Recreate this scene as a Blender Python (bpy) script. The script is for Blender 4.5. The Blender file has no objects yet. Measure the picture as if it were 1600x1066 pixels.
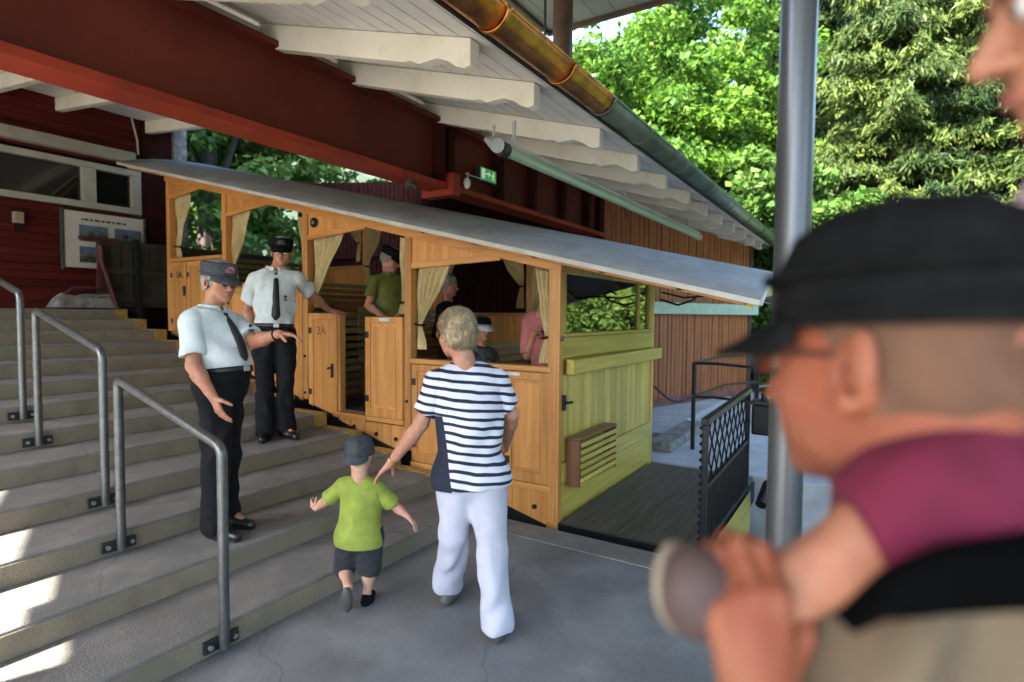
import bpy, math, random
import numpy as np
from mathutils import Vector, Matrix

# ------------------------------------------------------------------ camera, world, sun, exposure
S = bpy.context.scene
COL = S.collection
F_PX, CX, CY, HC = 900.0, 800.0, 533.0, 1.6
_w = np.array([560., -36., 900.]); _w /= np.linalg.norm(_w)
_v = np.array([-.19, 22., 1.]); _v -= _w * (_v @ _w); _v /= np.linalg.norm(_v)
_h = np.cross(-_v, _w)
RM = np.array([_w, _h, -_v])            # rows: world axes (across, uphill, up) in camera space
cam_d = bpy.data.cameras.new('camera')
cam = bpy.data.objects.new('camera', cam_d); COL.objects.link(cam)
r_, u_, b_ = RM @ np.array([1, 0, 0]), RM @ np.array([0, -1, 0]), RM @ np.array([0, 0, -1])
cam.matrix_world = Matrix(((r_[0], u_[0], b_[0], 0), (r_[1], u_[1], b_[1], 0), (r_[2], u_[2], b_[2], HC), (0, 0, 0, 1)))
cam_d.sensor_width = 36; cam_d.lens = 36 * F_PX / 1600
cam_d.clip_start = .03; cam_d.clip_end = 1500
cam_d.dof.use_dof = True; cam_d.dof.focus_distance = 3.7; cam_d.dof.aperture_fstop = 1.4
S.camera = cam

SUN_DIR = Vector((-1.1, .4, 1.0)).normalized()      # towards the sun
SUN_EL = math.asin(SUN_DIR.z)
world = bpy.data.worlds.new('World'); S.world = world; world.use_nodes = True
wn = world.node_tree; bgn = wn.nodes['Background']
sky = wn.nodes.new('ShaderNodeTexSky'); sky.sky_type = 'NISHITA'; sky.sun_disc = False
sky.sun_elevation = SUN_EL; sky.sun_rotation = math.atan2(SUN_DIR.x, SUN_DIR.y)
wn.links.new(sky.outputs[0], bgn.inputs[0]); bgn.inputs[1].default_value = .15
sl = bpy.data.lights.new('sun', 'SUN'); sl.energy = 4.1; sl.angle = math.radians(.5); sl.color = (1, .95, .86)
sun = bpy.data.objects.new('sun', sl); COL.objects.link(sun)
sun.rotation_euler = SUN_DIR.to_track_quat('Z', 'Y').to_euler()
S.view_settings.view_transform = 'Standard'; S.view_settings.look = 'None'
S.view_settings.gamma = 1; S.view_settings.use_curve_mapping = False
S.view_settings.exposure = 3.3

def atd(px, py, dep):
    d = RM @ np.array([px - CX, py - CY, F_PX]) / F_PX
    return np.array([0, 0, HC]) + d * dep

# ------------------------------------------------------------------ materials
def rgb(h):
    c = [int(h[i:i + 2], 16) / 255 for i in (0, 2, 4)]
    return tuple(x / 12.92 if x <= .04045 else ((x + .055) / 1.055) ** 2.4 for x in c)

def mat(name, col, rough=.6, metal=0., var=.15, vscale=6., bump=0., bscale=60., stretch=(1, 1, 1), col2=None, spec=.5, trans=0., two=None, tscale=1.5, coat=0., cracks=0):
    m = bpy.data.materials.new(name); m.use_nodes = True
    nt = m.node_tree; N = nt.nodes; L = nt.links; b = N['Principled BSDF']
    b.inputs['Roughness'].default_value = rough; b.inputs['Metallic'].default_value = metal
    b.inputs['Specular IOR Level'].default_value = spec
    if coat: b.inputs['Coat Weight'].default_value = coat; b.inputs['Coat Roughness'].default_value = .15
    tc = N.new('ShaderNodeTexCoord'); mp = N.new('ShaderNodeMapping'); mp.inputs['Scale'].default_value = stretch
    L.new(tc.outputs['Object'], mp.inputs['Vector'])
    nz = N.new('ShaderNodeTexNoise'); nz.inputs['Scale'].default_value = vscale; nz.inputs['Detail'].default_value = 6
    L.new(mp.outputs[0], nz.inputs['Vector'])
    cr = N.new('ShaderNodeValToRGB'); c2 = col2 if col2 else tuple(c * (1 - var * 1.8) for c in col)
    c1 = tuple(min(1, c * (1 + var)) for c in col)
    cr.color_ramp.elements[0].color = (*c2, 1); cr.color_ramp.elements[1].color = (*c1, 1)
    cr.color_ramp.elements[0].position = .32; cr.color_ramp.elements[1].position = .68
    L.new(nz.outputs[0], cr.inputs[0]); out = cr.outputs[0]
    if two:     # broad stains of a second colour
        n2 = N.new('ShaderNodeTexNoise'); n2.inputs['Scale'].default_value = tscale; n2.inputs['Detail'].default_value = 8; n2.inputs['Roughness'].default_value = .7
        L.new(tc.outputs['Object'], n2.inputs['Vector'])
        r2 = N.new('ShaderNodeValToRGB'); r2.color_ramp.elements[0].position = .45; r2.color_ramp.elements[1].position = .62
        L.new(n2.outputs[0], r2.inputs[0])
        mx = N.new('ShaderNodeMix'); mx.data_type = 'RGBA'
        L.new(r2.outputs[0], mx.inputs[0]); L.new(out, mx.inputs[6]); mx.inputs[7].default_value = (*two, 1); out = mx.outputs[2]
    if cracks:      # hairline cracks, grit and small dark stains
        vo = N.new('ShaderNodeTexVoronoi'); vo.feature = 'DISTANCE_TO_EDGE'; vo.inputs['Scale'].default_value = .55
        dn = N.new('ShaderNodeTexNoise'); dn.inputs['Scale'].default_value = 2.5; dn.inputs['Detail'].default_value = 7
        va = N.new('ShaderNodeVectorMath'); va.operation = 'MULTIPLY_ADD'; va.inputs[1].default_value = (.3, .3, .3); L.new(tc.outputs['Object'], dn.inputs['Vector']); L.new(dn.outputs['Color'], va.inputs[0]); L.new(tc.outputs['Object'], va.inputs[2]); L.new(va.outputs[0], vo.inputs['Vector'])
        lt = N.new('ShaderNodeMapRange'); lt.inputs[1].default_value = 0; lt.inputs[2].default_value = .006; lt.inputs[3].default_value = .72; lt.inputs[4].default_value = 1; L.new(vo.outputs[0], lt.inputs[0])
        sp = N.new('ShaderNodeTexNoise'); sp.inputs['Scale'].default_value = 24; sp.inputs['Detail'].default_value = 3; L.new(tc.outputs['Object'], sp.inputs['Vector'])
        s2 = N.new('ShaderNodeMapRange'); s2.inputs[1].default_value = .66; s2.inputs[2].default_value = .74; s2.inputs[3].default_value = 1; s2.inputs[4].default_value = .80; L.new(sp.outputs[0], s2.inputs[0])
        gr = N.new('ShaderNodeTexNoise'); gr.inputs['Scale'].default_value = 160; L.new(tc.outputs['Object'], gr.inputs['Vector'])
        g2 = N.new('ShaderNodeMapRange'); g2.inputs[1].default_value = .3; g2.inputs[2].default_value = .7; g2.inputs[3].default_value = .78; g2.inputs[4].default_value = 1.18; L.new(gr.outputs[0], g2.inputs[0])
        m1 = N.new('ShaderNodeMath'); m1.operation = 'MULTIPLY'; L.new(lt.outputs[0], m1.inputs[0]); L.new(s2.outputs[0], m1.inputs[1]); m2 = N.new('ShaderNodeMath'); m2.operation = 'MULTIPLY'; L.new(m1.outputs[0], m2.inputs[0]); L.new(g2.outputs[0], m2.inputs[1])
        hs = N.new('ShaderNodeHueSaturation'); L.new(m2.outputs[0], hs.inputs['Value']); L.new(out, hs.inputs['Color']); out = hs.outputs[0]
    L.new(out, b.inputs['Base Color'])
    if bump:
        bn = N.new('ShaderNodeTexNoise'); bn.inputs['Scale'].default_value = bscale; bn.inputs['Detail'].default_value = 4
        L.new(mp.outputs[0], bn.inputs['Vector'])
        bp = N.new('ShaderNodeBump'); bp.inputs['Strength'].default_value = bump; bp.inputs['Distance'].default_value = .01
        L.new(bn.outputs[0], bp.inputs['Height']); L.new(bp.outputs[0], b.inputs['Normal'])
    if trans:
        tr = N.new('ShaderNodeBsdfTranslucent'); L.new(out, tr.inputs[0])
        ms = N.new('ShaderNodeMixShader'); ms.inputs[0].default_value = trans
        L.new(b.outputs[0], ms.inputs[1]); L.new(tr.outputs[0], ms.inputs[2]); L.new(ms.outputs[0], N['Material Output'].inputs[0])
    return m

def wood(name, col, dark, axis='z', rough=.45, knots=True, scale=1., coat=.15):
    m = bpy.data.materials.new(name); m.use_nodes = True
    nt = m.node_tree; N = nt.nodes; L = nt.links; b = N['Principled BSDF']
    b.inputs['Roughness'].default_value = rough; b.inputs['Coat Weight'].default_value = coat; b.inputs['Coat Roughness'].default_value = .3
    tc = N.new('ShaderNodeTexCoord'); mp = N.new('ShaderNodeMapping')
    s = [14 * scale] * 3; s['xyz'.index(axis)] = .9 * scale; mp.inputs['Scale'].default_value = s
    oi = N.new('ShaderNodeObjectInfo'); ad = N.new('ShaderNodeVectorMath'); ad.operation = 'MULTIPLY_ADD'
    ad.inputs[1].default_value = (7, 5, 9); L.new(oi.outputs['Random'], ad.inputs[0]); L.new(tc.outputs['Object'], ad.inputs[2])
    L.new(ad.outputs[0], mp.inputs[0])
    nz = N.new('ShaderNodeTexNoise'); nz.inputs['Scale'].default_value = 1; nz.inputs['Detail'].default_value = 5; nz.inputs['Distortion'].default_value = .6
    L.new(mp.outputs[0], nz.inputs['Vector'])
    n2 = N.new('ShaderNodeTexNoise'); n2.inputs['Scale'].default_value = 6; n2.inputs['Detail'].default_value = 3
    L.new(mp.outputs[0], n2.inputs['Vector'])
    ma = N.new('ShaderNodeMath'); ma.operation = 'MULTIPLY_ADD'; ma.inputs[1].default_value = .35; L.new(n2.outputs[0], ma.inputs[0]); L.new(nz.outputs[0], ma.inputs[2])
    cr = N.new('ShaderNodeValToRGB'); cr.color_ramp.elements[0].position = .48; cr.color_ramp.elements[1].position = .85
    cr.color_ramp.elements[0].color = (*dark, 1); cr.color_ramp.elements[1].color = (*col, 1); L.new(ma.outputs[0], cr.inputs[0])
    # each piece its own tone
    hs = N.new('ShaderNodeHueSaturation'); mr = N.new('ShaderNodeMapRange'); mr.inputs[3].default_value = .82; mr.inputs[4].default_value = 1.14
    L.new(oi.outputs['Random'], mr.inputs[0]); L.new(mr.outputs[0], hs.inputs['Value']); L.new(cr.outputs[0], hs.inputs['Color'])
    L.new(hs.outputs[0], b.inputs['Base Color'])
    bp = N.new('ShaderNodeBump'); bp.inputs['Strength'].default_value = .15; bp.inputs['Distance'].default_value = .005
    L.new(ma.outputs[0], bp.inputs['Height']); L.new(bp.outputs[0], b.inputs['Normal'])
    return m

M = {}
PINE, PINED = (.66, .30, .078), (.47, .185, .040)
M['pine_z'] = wood('honey_pine_upright', PINE, PINED, 'z')
M['pine_y'] = wood('honey_pine_level', PINE, PINED, 'y')
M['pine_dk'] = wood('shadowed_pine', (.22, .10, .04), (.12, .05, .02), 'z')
M['pine_bounce_z'] = wood('bounce_tinted_pine_boards', (.64, .48, .085), (.40, .29, .045), 'z')  # same pine as the car, with green bounce light tinted into its colour
M['pine_bounce_x'] = wood('bounce_tinted_pine_rails', (.66, .50, .09), (.42, .31, .05), 'x')
M['slat'] = wood('bench_slats', (.34, .24, .10), (.2, .13, .05), 'x')
M['deck'] = mat('dark_deck_boards', (.085, .070, .056), .6, var=.3, vscale=9, bump=.3, stretch=(.3, 6, 1))
M['black'] = mat('black_iron', (.012, .012, .013), .4, .4, bump=.1)
M['void'] = mat('void_black', (.010, .010, .010), .8)  # near-black filler under the car, behind boards and for gate posts
M['canvas'] = mat('grey_roof_canvas', (.34, .36, .38), .75, var=.08, vscale=3, bump=.15, bscale=40, two=(.27, .27, .27), tscale=2)
M['trimw'] = mat('pale_roof_trim', (.55, .52, .46), .5, var=.1)
M['red'] = mat('dark_red_steel', (.125, .024, .012), .6, var=.12, vscale=1.3, bump=.05, spec=.2, two=(.085, .016, .009), tscale=.9)
M['redb'] = mat('bright_red_flange', (.30, .034, .014), .5, var=.12, vscale=2, two=(.21, .026, .012), tscale=3, spec=.3)
M['redwood'] = mat('red_painted_boards', (.105, .014, .009), .75, spec=.15, var=.2, vscale=2, bump=.2, stretch=(.2, 1, 6))
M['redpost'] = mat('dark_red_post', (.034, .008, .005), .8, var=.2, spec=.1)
M['brown'] = wood('brown_stained_planks', (.42, .135, .040), (.24, .068, .02), 'z', rough=.6, coat=0)
M['white'] = mat('cream_painted_timber', (.80, .75, .62), .6, var=.05, vscale=5, bump=.12, bscale=25, two=(.66, .60, .46), tscale=2.5)
M['board'] = mat('white_painted_boards', (.76, .74, .69), .6, var=.05, vscale=4, bump=.1, two=(.68, .65, .59), tscale=3)
M['winfr'] = mat('grey_window_frame', (.42, .40, .33), .5, var=.08)
M['concrete'] = mat('platform_concrete', (.205, .208, .205), .66, var=.18, vscale=3, bump=.45, bscale=140, two=(.15, .152, .148), tscale=1.3, cracks=1)
M['tread'] = mat('stair_concrete', (.20, .187, .165), .8, var=.14, vscale=5, bump=.5, bscale=110, two=(.155, .146, .13), tscale=2.2, cracks=1)
M['riser'] = mat('riser_concrete', (.265, .21, .14), .85, var=.15, vscale=6, bump=.6, bscale=90, two=(.20, .162, .11), tscale=3)
M['paving'] = mat('pale_paving', (.42, .42, .41), .75, var=.12, vscale=4, bump=.3, two=(.34, .34, .34), tscale=1.3)
M['bounce_ground'] = mat('pale_bounce_ground', (.42, .37, .30), .9, var=.1, vscale=8)  # pale tone for the unseen ground added as warm fill
M['yellow'] = mat('yellow_edge_paint', (.46, .26, .045), .7, var=.3, vscale=25, two=(.33, .22, .08), tscale=12)
M['galv'] = mat('galvanised_steel', (.16, .16, .155), .38, .8, var=.12, vscale=30)
M['pole'] = mat('grey_painted_pole', (.13, .135, .14), .34, .6, var=.05, vscale=3)
M['bracket'] = mat('dark_bracket_steel', (.05, .05, .05), .5, .6)
M['bolt'] = mat('zinc_bolt', (.5, .5, .5), .4, .8)
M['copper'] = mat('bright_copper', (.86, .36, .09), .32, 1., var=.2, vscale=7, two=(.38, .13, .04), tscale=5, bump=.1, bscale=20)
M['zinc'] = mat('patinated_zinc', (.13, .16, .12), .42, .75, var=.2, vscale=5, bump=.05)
M['cream'] = mat('cream_curtain', (.74, .58, .29), .8, var=.10, vscale=12, trans=.25, two=(.64, .48, .22), tscale=9, bump=.2, bscale=200)
M['tube'] = mat('pale_green_lamp_cover', (.36, .50, .34), .3, var=.05, vscale=3, coat=.3)
M['plastic'] = mat('old_white_plastic', (.5, .5, .48), .5)
M['teal'] = mat('pale_teal_beam', (.36, .46, .33), .6, var=.06)
M['canopy'] = mat('grey_canopy_boards', (.20, .185, .17), .8, var=.06, vscale=2)
M['cpost'] = mat('brown_canopy_post', (.075, .035, .022), .6, var=.2)
M['gatewood'] = mat('dark_weathered_gate', (.055, .042, .030), .8, var=.25, vscale=4, stretch=(1, 1, .3), bump=.3)
M['bench_red'] = mat('oxblood_lacquer', (.10, .02, .025), .45, var=.2)
M['stone'] = mat('rough_kerb_stone', (.24, .22, .19), .9, var=.25, vscale=12, bump=.8, bscale=40)
M['ballast'] = mat('dark_track_ballast', (.030, .028, .026), .9, var=.5, vscale=40, bump=1, bscale=60)
M['paper'] = mat('white_notice', (.62, .58, .50), .6, var=.03)
M['ink'] = mat('notice_ink', (.03, .03, .04), .6)
M['photo_sky'] = mat('print_sky_blue', (.12, .17, .26), .5, var=.2, vscale=8)
M['photo_hill'] = mat('print_dark_hills', (.03, .045, .045), .5, var=.4, vscale=14, two=(.25, .25, .14), tscale=7)
M['signg'] = mat('green_sign', (.02, .30, .07), .4)
M['signw'] = mat('white_pictogram', (.75, .8, .75), .4)
M['lampg'] = mat('lamp_shade_glass', (.55, .42, .28), .4, trans=.3)
M['tag'] = mat('white_enamel_tag', (.62, .62, .60), .4)
M['cable'] = mat('steel_cable', (.04, .04, .04), .5, .5)
M['bark'] = mat('grey_brown_bark', (.085, .065, .045), .9, var=.4, vscale=8, stretch=(3, 3, .5), bump=1, bscale=20)

def leafmat(name, c1, c2, trans=.35):
    m = bpy.data.materials.new(name); m.use_nodes = True
    N = m.node_tree.nodes; L = m.node_tree.links; b = N['Principled BSDF']; b.inputs['Roughness'].default_value = .5
    b.inputs['Specular IOR Level'].default_value = .12
    at_ = N.new('ShaderNodeAttribute'); at_.attribute_name = 'tone'
    cr = N.new('ShaderNodeValToRGB'); cr.color_ramp.elements[0].color = (*c1, 1); cr.color_ramp.elements[1].color = (*c2, 1)
    L.new(at_.outputs['Fac'], cr.inputs[0]); L.new(cr.outputs[0], b.inputs['Base Color'])
    tr = N.new('ShaderNodeBsdfTranslucent'); L.new(cr.outputs[0], tr.inputs[0])
    ms = N.new('ShaderNodeMixShader'); ms.inputs[0].default_value = trans
    L.new(b.outputs[0], ms.inputs[1]); L.new(tr.outputs[0], ms.inputs[2]); L.new(ms.outputs[0], N['Material Output'].inputs[0])
    return m
M['maple'] = leafmat('maple_leaves', (.022, .070, .012), (.135, .25, .024))
M['beech'] = leafmat('beech_leaves', (.018, .055, .012), (.10, .18, .03))
M['spruce'] = leafmat('spruce_needles', (.010, .028, .010), (.14, .18, .035), .15)
M['darkfir'] = leafmat('dark_fir_needles', (.007, .018, .011), (.022, .042, .024), .1)
M['bush'] = leafmat('bush_leaves', (.035, .10, .02), (.26, .36, .08))
M['grass'] = mat('hill_undergrowth', (.03, .055, .015), .9, var=.5, vscale=1.2, bump=1, bscale=3, two=(.018, .028, .010), tscale=.5)

def glass():
    m = bpy.data.materials.new('window_glass'); m.use_nodes = True
    N = m.node_tree.nodes; L = m.node_tree.links; N.remove(N['Principled BSDF'])
    t = N.new('ShaderNodeBsdfTransparent'); t.inputs[0].default_value = (.75, .78, .74, 1)
    g = N.new('ShaderNodeBsdfGlossy'); g.inputs['Roughness'].default_value = .02; g.inputs[0].default_value = (1, 1, 1, 1)
    f = N.new('ShaderNodeFresnel'); f.inputs[0].default_value = 1.8
    mx = N.new('ShaderNodeMixShader'); L.new(f.outputs[0], mx.inputs[0]); L.new(t.outputs[0], mx.inputs[1]); L.new(g.outputs[0], mx.inputs[2])
    L.new(mx.outputs[0], N['Material Output'].inputs[0]); return m
M['glass'] = glass()
M['darkglass'] = mat('dark_window_glass', (.010, .012, .010), .06, spec=.8)

# ------------------------------------------------------------------ object helpers
ORG = {}
def setp(o, label=None, cat=None, group=None, kind=None):
    for k, v in (('label', label), ('category', cat), ('group', group), ('kind', kind)):
        if v: o[k] = v
    return o
def thing(name, label, cat, loc, group=None, kind=None):
    o = bpy.data.objects.new(name, None); COL.objects.link(o); o.location = loc; o.empty_display_size = .1
    ORG[o] = np.array(loc, float); return setp(o, label, cat, group, kind)

class MB:
    def __init__(s): s.v = []; s.f = []
    def add(s, vs, fs):
        n = len(s.v); s.v += [tuple(map(float, p)) for p in vs]; s.f += [tuple(i + n for i in f) for f in fs]; return s
    def box(s, a, b):
        x0, x1 = sorted((a[0], b[0])); y0, y1 = sorted((a[1], b[1])); z0, z1 = sorted((a[2], b[2]))
        vs = [(x, y, z) for z in (z0, z1) for y in (y0, y1) for x in (x0, x1)]
        return s.add(vs, [(0, 2, 3, 1), (4, 5, 7, 6), (0, 1, 5, 4), (2, 6, 7, 3), (0, 4, 6, 2), (1, 3, 7, 5)])
    def beam(s, p, q, w, h, up=(0, 0, 1)):   # centre line p-q, width w (side), height h (up)
        p, q = Vector(p), Vector(q); d = (q - p).normalized(); sd = d.cross(Vector(up)).normalized(); u = sd.cross(d)
        vs = [c + sd * (a * w / 2) + u * (b * h / 2) for c in (p, q) for a, b in ((-1, -1), (1, -1), (1, 1), (-1, 1))]
        return s.add(vs, [(0, 1, 2, 3), (7, 6, 5, 4), (0, 4, 5, 1), (1, 5, 6, 2), (2, 6, 7, 3), (3, 7, 4, 0)])
    def prism(s, poly, d):      # planar polygon (3-D points) extruded by vector d
        n = len(poly); P = [Vector(p) for p in poly]; d = Vector(d)
        return s.add(P + [p + d for p in P], [tuple(range(n))[::-1], tuple(range(n, 2 * n))] + [(i, (i + 1) % n, n + (i + 1) % n, n + i) for i in range(n)])
    def tube(s, path, r, n=10, cap=True):
        P = [Vector(p) for p in path]; rr = r if isinstance(r, (list, tuple)) else [r] * len(P)
        base = len(s.v); prev = None; rings = []
        for i, p in enumerate(P):
            d = (P[min(i + 1, len(P) - 1)] - P[max(i - 1, 0)]).normalized()
            if prev is None:
                a = d.orthogonal().normalized()
            else:
                a = (prev - d * prev.dot(d)).normalized()
            prev = a; b = d.cross(a)
            rings.append([p + (a * math.cos(t) + b * math.sin(t)) * rr[i] for t in (2 * math.pi * k / n for k in range(n))])
        vs = [v for r2 in rings for v in r2]; fs = []
        for i in range(len(P) - 1):
            for k in range(n): fs.append((i * n + k, i * n + (k + 1) % n, (i + 1) * n + (k + 1) % n, (i + 1) * n + k))
        if cap: fs += [tuple(range(n))[::-1], tuple((len(P) - 1) * n + k for k in range(n))]
        return s.add(vs, fs)
    def grid(s, fn, nu, nv):
        vs = [fn(i / nu, j / nv) for j in range(nv + 1) for i in range(nu + 1)]
        return s.add(vs, [(j * (nu + 1) + i, j * (nu + 1) + i + 1, (j + 1) * (nu + 1) + i + 1, (j + 1) * (nu + 1) + i) for j in range(nv) for i in range(nu)])
    def ball(s, c, r, n=10, m=8):
        r = (r, r, r) if not isinstance(r, (tuple, list)) else r
        return s.grid(lambda u, v: (c[0] + r[0] * math.sin(math.pi * v) * math.cos(2 * math.pi * u), c[1] + r[1] * math.sin(math.pi * v) * math.sin(2 * math.pi * u), c[2] + r[2] * math.cos(math.pi * v)), n, m)
    def build(s, name, m, parent=None, bev=0, smooth=False, origin=None, solid=0):
        org = ORG[parent] if parent is not None else (np.array(origin, float) if origin is not None else np.array(s.v).min(0) * [0, 0, 1] + np.array(s.v).mean(0) * [1, 1, 0])
        me = bpy.data.meshes.new(name); me.from_pydata([tuple(np.array(p) - org) for p in s.v], [], s.f)
        me.materials.append(M[m] if isinstance(m, str) else m)
        if smooth:
            for p in me.polygons: p.use_smooth = True
            try: me.set_sharp_from_angle(angle=math.radians(40))
            except Exception: pass
        me.update()
        o = bpy.data.objects.new(name, me); COL.objects.link(o)
        if parent is not None: o.parent = parent
        else: o.location = org
        ORG[o] = org
        if solid: md = o.modifiers.new('thick', 'SOLIDIFY'); md.thickness = solid; md.offset = 0
        if bev: md = o.modifiers.new('bevel', 'BEVEL'); md.width = bev; md.segments = 2; md.limit_method = 'ANGLE'
        return o
def bx(name, a, b, m, parent=None, bev=.004, **k): return MB().box(a, b).build(name, m, parent, bev, **k)
def arr_mesh(name, V, Fq, m, parent=None, origin=(0, 0, 0), smooth=False, tone=None):
    org = ORG[parent] if parent is not None else np.array(origin, float)
    me = bpy.data.meshes.new(name); V = (np.asarray(V, float) - org).astype(np.float32); Fq = np.asarray(Fq, np.int32); k = Fq.shape[1]
    me.vertices.add(len(V)); me.vertices.foreach_set('co', V.ravel())
    me.loops.add(Fq.size); me.loops.foreach_set('vertex_index', Fq.ravel())
    me.polygons.add(len(Fq)); me.polygons.foreach_set('loop_start', np.arange(0, Fq.size, k, dtype=np.int32))
    me.polygons.foreach_set('use_smooth', np.full(len(Fq), smooth))
    me.update(calc_edges=True)
    if tone is not None:
        a = me.attributes.new('tone', 'FLOAT', 'FACE'); a.data.foreach_set('value', np.asarray(tone, np.float32))
    mm = [m] if not isinstance(m, (list, tuple)) else m
    for x in mm: me.materials.append(M[x] if isinstance(x, str) else x)
    o = bpy.data.objects.new(name, me); COL.objects.link(o)
    if parent is not None: o.parent = parent
    else: o.location = org
    ORG[o] = org
    return o
def text(body, size, loc, xdir, up, m, name, parent):
    c = bpy.data.curves.new(name, 'FONT'); c.body = body; c.size = size; c.extrude = .0015; c.align_x = 'CENTER'; c.align_y = 'CENTER'
    to = bpy.data.objects.new(name, c); COL.objects.link(to)
    dg = bpy.context.evaluated_depsgraph_get(); dg.update(); me = bpy.data.meshes.new_from_object(to.evaluated_get(dg)); bpy.data.objects.remove(to)
    x, y = Vector(xdir).normalized(), Vector(up).normalized(); z = x.cross(y)
    R = Matrix((x, y, z)).transposed().to_4x4(); R.translation = Vector(loc) - Vector(ORG[parent]); me.transform(R)
    me.materials.clear(); me.materials.append(M[m]); o = bpy.data.objects.new(name, me); COL.objects.link(o); o.parent = parent; ORG[o] = ORG[parent]; return o

rng = np.random.default_rng(7); random.seed(7)

# ------------------------------------------------------------------ setting: terrain, platform, stairs, track
def hz(x, y):
    z = -.95 + 0 * x
    z = np.where(x > 15, z + (x - 15) * .30, z)
    up = np.clip(y - 12, 0, None) * .28
    z = z + np.where(x > 3, up, up) + np.clip(-y - 14, 0, None) * .12
    z = np.where(x < -12, z + (-12 - x) * .15, z)
    return np.minimum(z, 60)
gx = np.concatenate([np.linspace(-700, -60, 12), np.linspace(-50, 70, 61), np.linspace(80, 700, 12)])
gy = gx.copy(); X, Y = np.meshgrid(gx, gy); Z = hz(X, Y) + np.where(X > 16, rng.normal(0, .25, X.shape), 0)
n = len(gx); I = np.arange((n - 1) * (n - 1)); i0 = (I // (n - 1)) * n + I % (n - 1)
arr_mesh('ground', np.stack([X, Y, Z], -1).reshape(-1, 3), np.stack([i0, i0 + 1, i0 + n + 1, i0 + n], 1), 'grass', smooth=True)['kind'] = 'structure'

RISE, TREAD, Y1 = .125, .485, 2.565     # first riser at Y1
floor = MB().box((-7, -9, -.9), (3.74, Y1 + .3, 0)).build('platform', 'concrete', bev=.012); floor['kind'] = 'structure'
fe = MB().box((3.50, -9, .0005), (3.745, Y1 + .1, .012)).build('platform_edge', 'tread', bev=.004); fe['kind'] = 'structure'
fc = MB().box((-45, -30, -.9), (-7.02, 30, -.02)).build('bounce_ground', 'bounce_ground'); fc['kind'] = 'structure'  # added out of view to bounce warm sunlight into the shelter
stairs = thing('stairs', None, None, (0, Y1, 0), kind='structure')
NS = 13
for k in range(1, NS + 1):
    ya = Y1 + (k - 1) * TREAD; yb = ya + TREAD + .02 if k < NS else 10.4; z = k * RISE
    st = MB().box((-5, ya, z - .34), (3.8, yb if k < NS else 8.39 + 2, z)).build('step', 'tread', stairs, bev=.012)
    MB().box((-5, ya - .006, z - RISE + .002), (3.68, ya - .001, z - .016)).build('riser_face', 'riser', st)
    # yellow painted end block
    e = MB(); e.box((3.66, ya - .010, z - RISE + .003), (3.803, ya - .004, z + .004)); e.box((3.66, ya - .010, z + .002), (3.803, ya + .07, z + .006))
    e.box((3.802, ya - .010, z - RISE + .003), (3.806, ya + TREAD, z + .006)); e.box((3.70, ya + .07, z + .002), (3.803, ya + TREAD - .012, z + .006))
    e.build('painted_edge', 'yellow', st)
# track bed and rails
tb = MB(); sl_ = .236
def zt(y): return -1.0 + sl_ * (y - 1)
tb.prism([(3.75, -20, -1.9), (3.75, 1, zt(1)), (3.75, 10.4, zt(10.4)), (3.75, 10.4, -3), (3.75, -20, -3)], (2.7, 0, 0))
t_ = tb.build('track_bed', 'ballast'); t_['kind'] = 'structure'
tr = thing('railway_track', 'pair of steel rails on dark ballast under the wooden car', 'track', (5.1, 0, -1))
for x in (4.5, 5.7): MB().beam((x, 1, zt(1) + .1), (x, 10, zt(10) + .1), .07, .14).build('rail', 'bracket', tr)
for x in (5.1,): MB().beam((x, 1, zt(1) + .1), (x, 10, zt(10) + .1), .05, .05).build('haul_cable', 'cable', tr)
for y in np.arange(1.3, 10, .65): MB().beam((4.15, y, zt(y) + .03), (6.05, y, zt(y) + .03), .2, .08).build('sleeper', 'gatewood', tr)
# far platform, raised block
fp = MB().box((6.42, .6, -.9), (16, 3.2, -.06)).build('far_platform', 'paving', bev=.02); fp['kind'] = 'structure'
fp2 = MB().prism([(9, -9, -.9), (16, -9, -.9), (16, .6, -.9), (6.45, .6, -.9), (7.5, -2, -.9)], (0, 0, .82)).build('path', 'paving', bev=.02); fp2['kind'] = 'structure'
bx('kerb_block', (6.9, 2.0, -.06), (8.6, 2.3, .06), 'stone', bev=.02)['kind'] = 'structure'
bx('upper_path', (7.6, 2.3, -.06), (16, 3.3, .03), 'paving', bev=.02)['kind'] = 'structure'
# ------------------------------------------------------------------ station shelter: beam, rafters, boards, gutter
def zr(y):      # underside of the rafters
    return 2.92 + (y - 1.87) * .295 if y < 4.6 else 3.725 + (y - 4.6) * .098
sh = thing('station_shelter', 'shelter roof with cream rafters on a deep red beam over the stairs and car', 'shelter', (3, 3.6, 0))
YB = 3.6
web = MB().box((-2.4, YB, 2.86), (8.3, YB + .05, 3.44)).build('red_beam', 'red', sh)
MB().box((-2.4, YB - .13, 2.80), (8.3, YB + .13, 2.855)).build('bottom_flange', 'redb', web, bev=.004)
MB().box((-2.4, YB - .12, 3.41), (8.3, YB + .12, 3.45)).build('top_flange', 'red', web)
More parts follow.
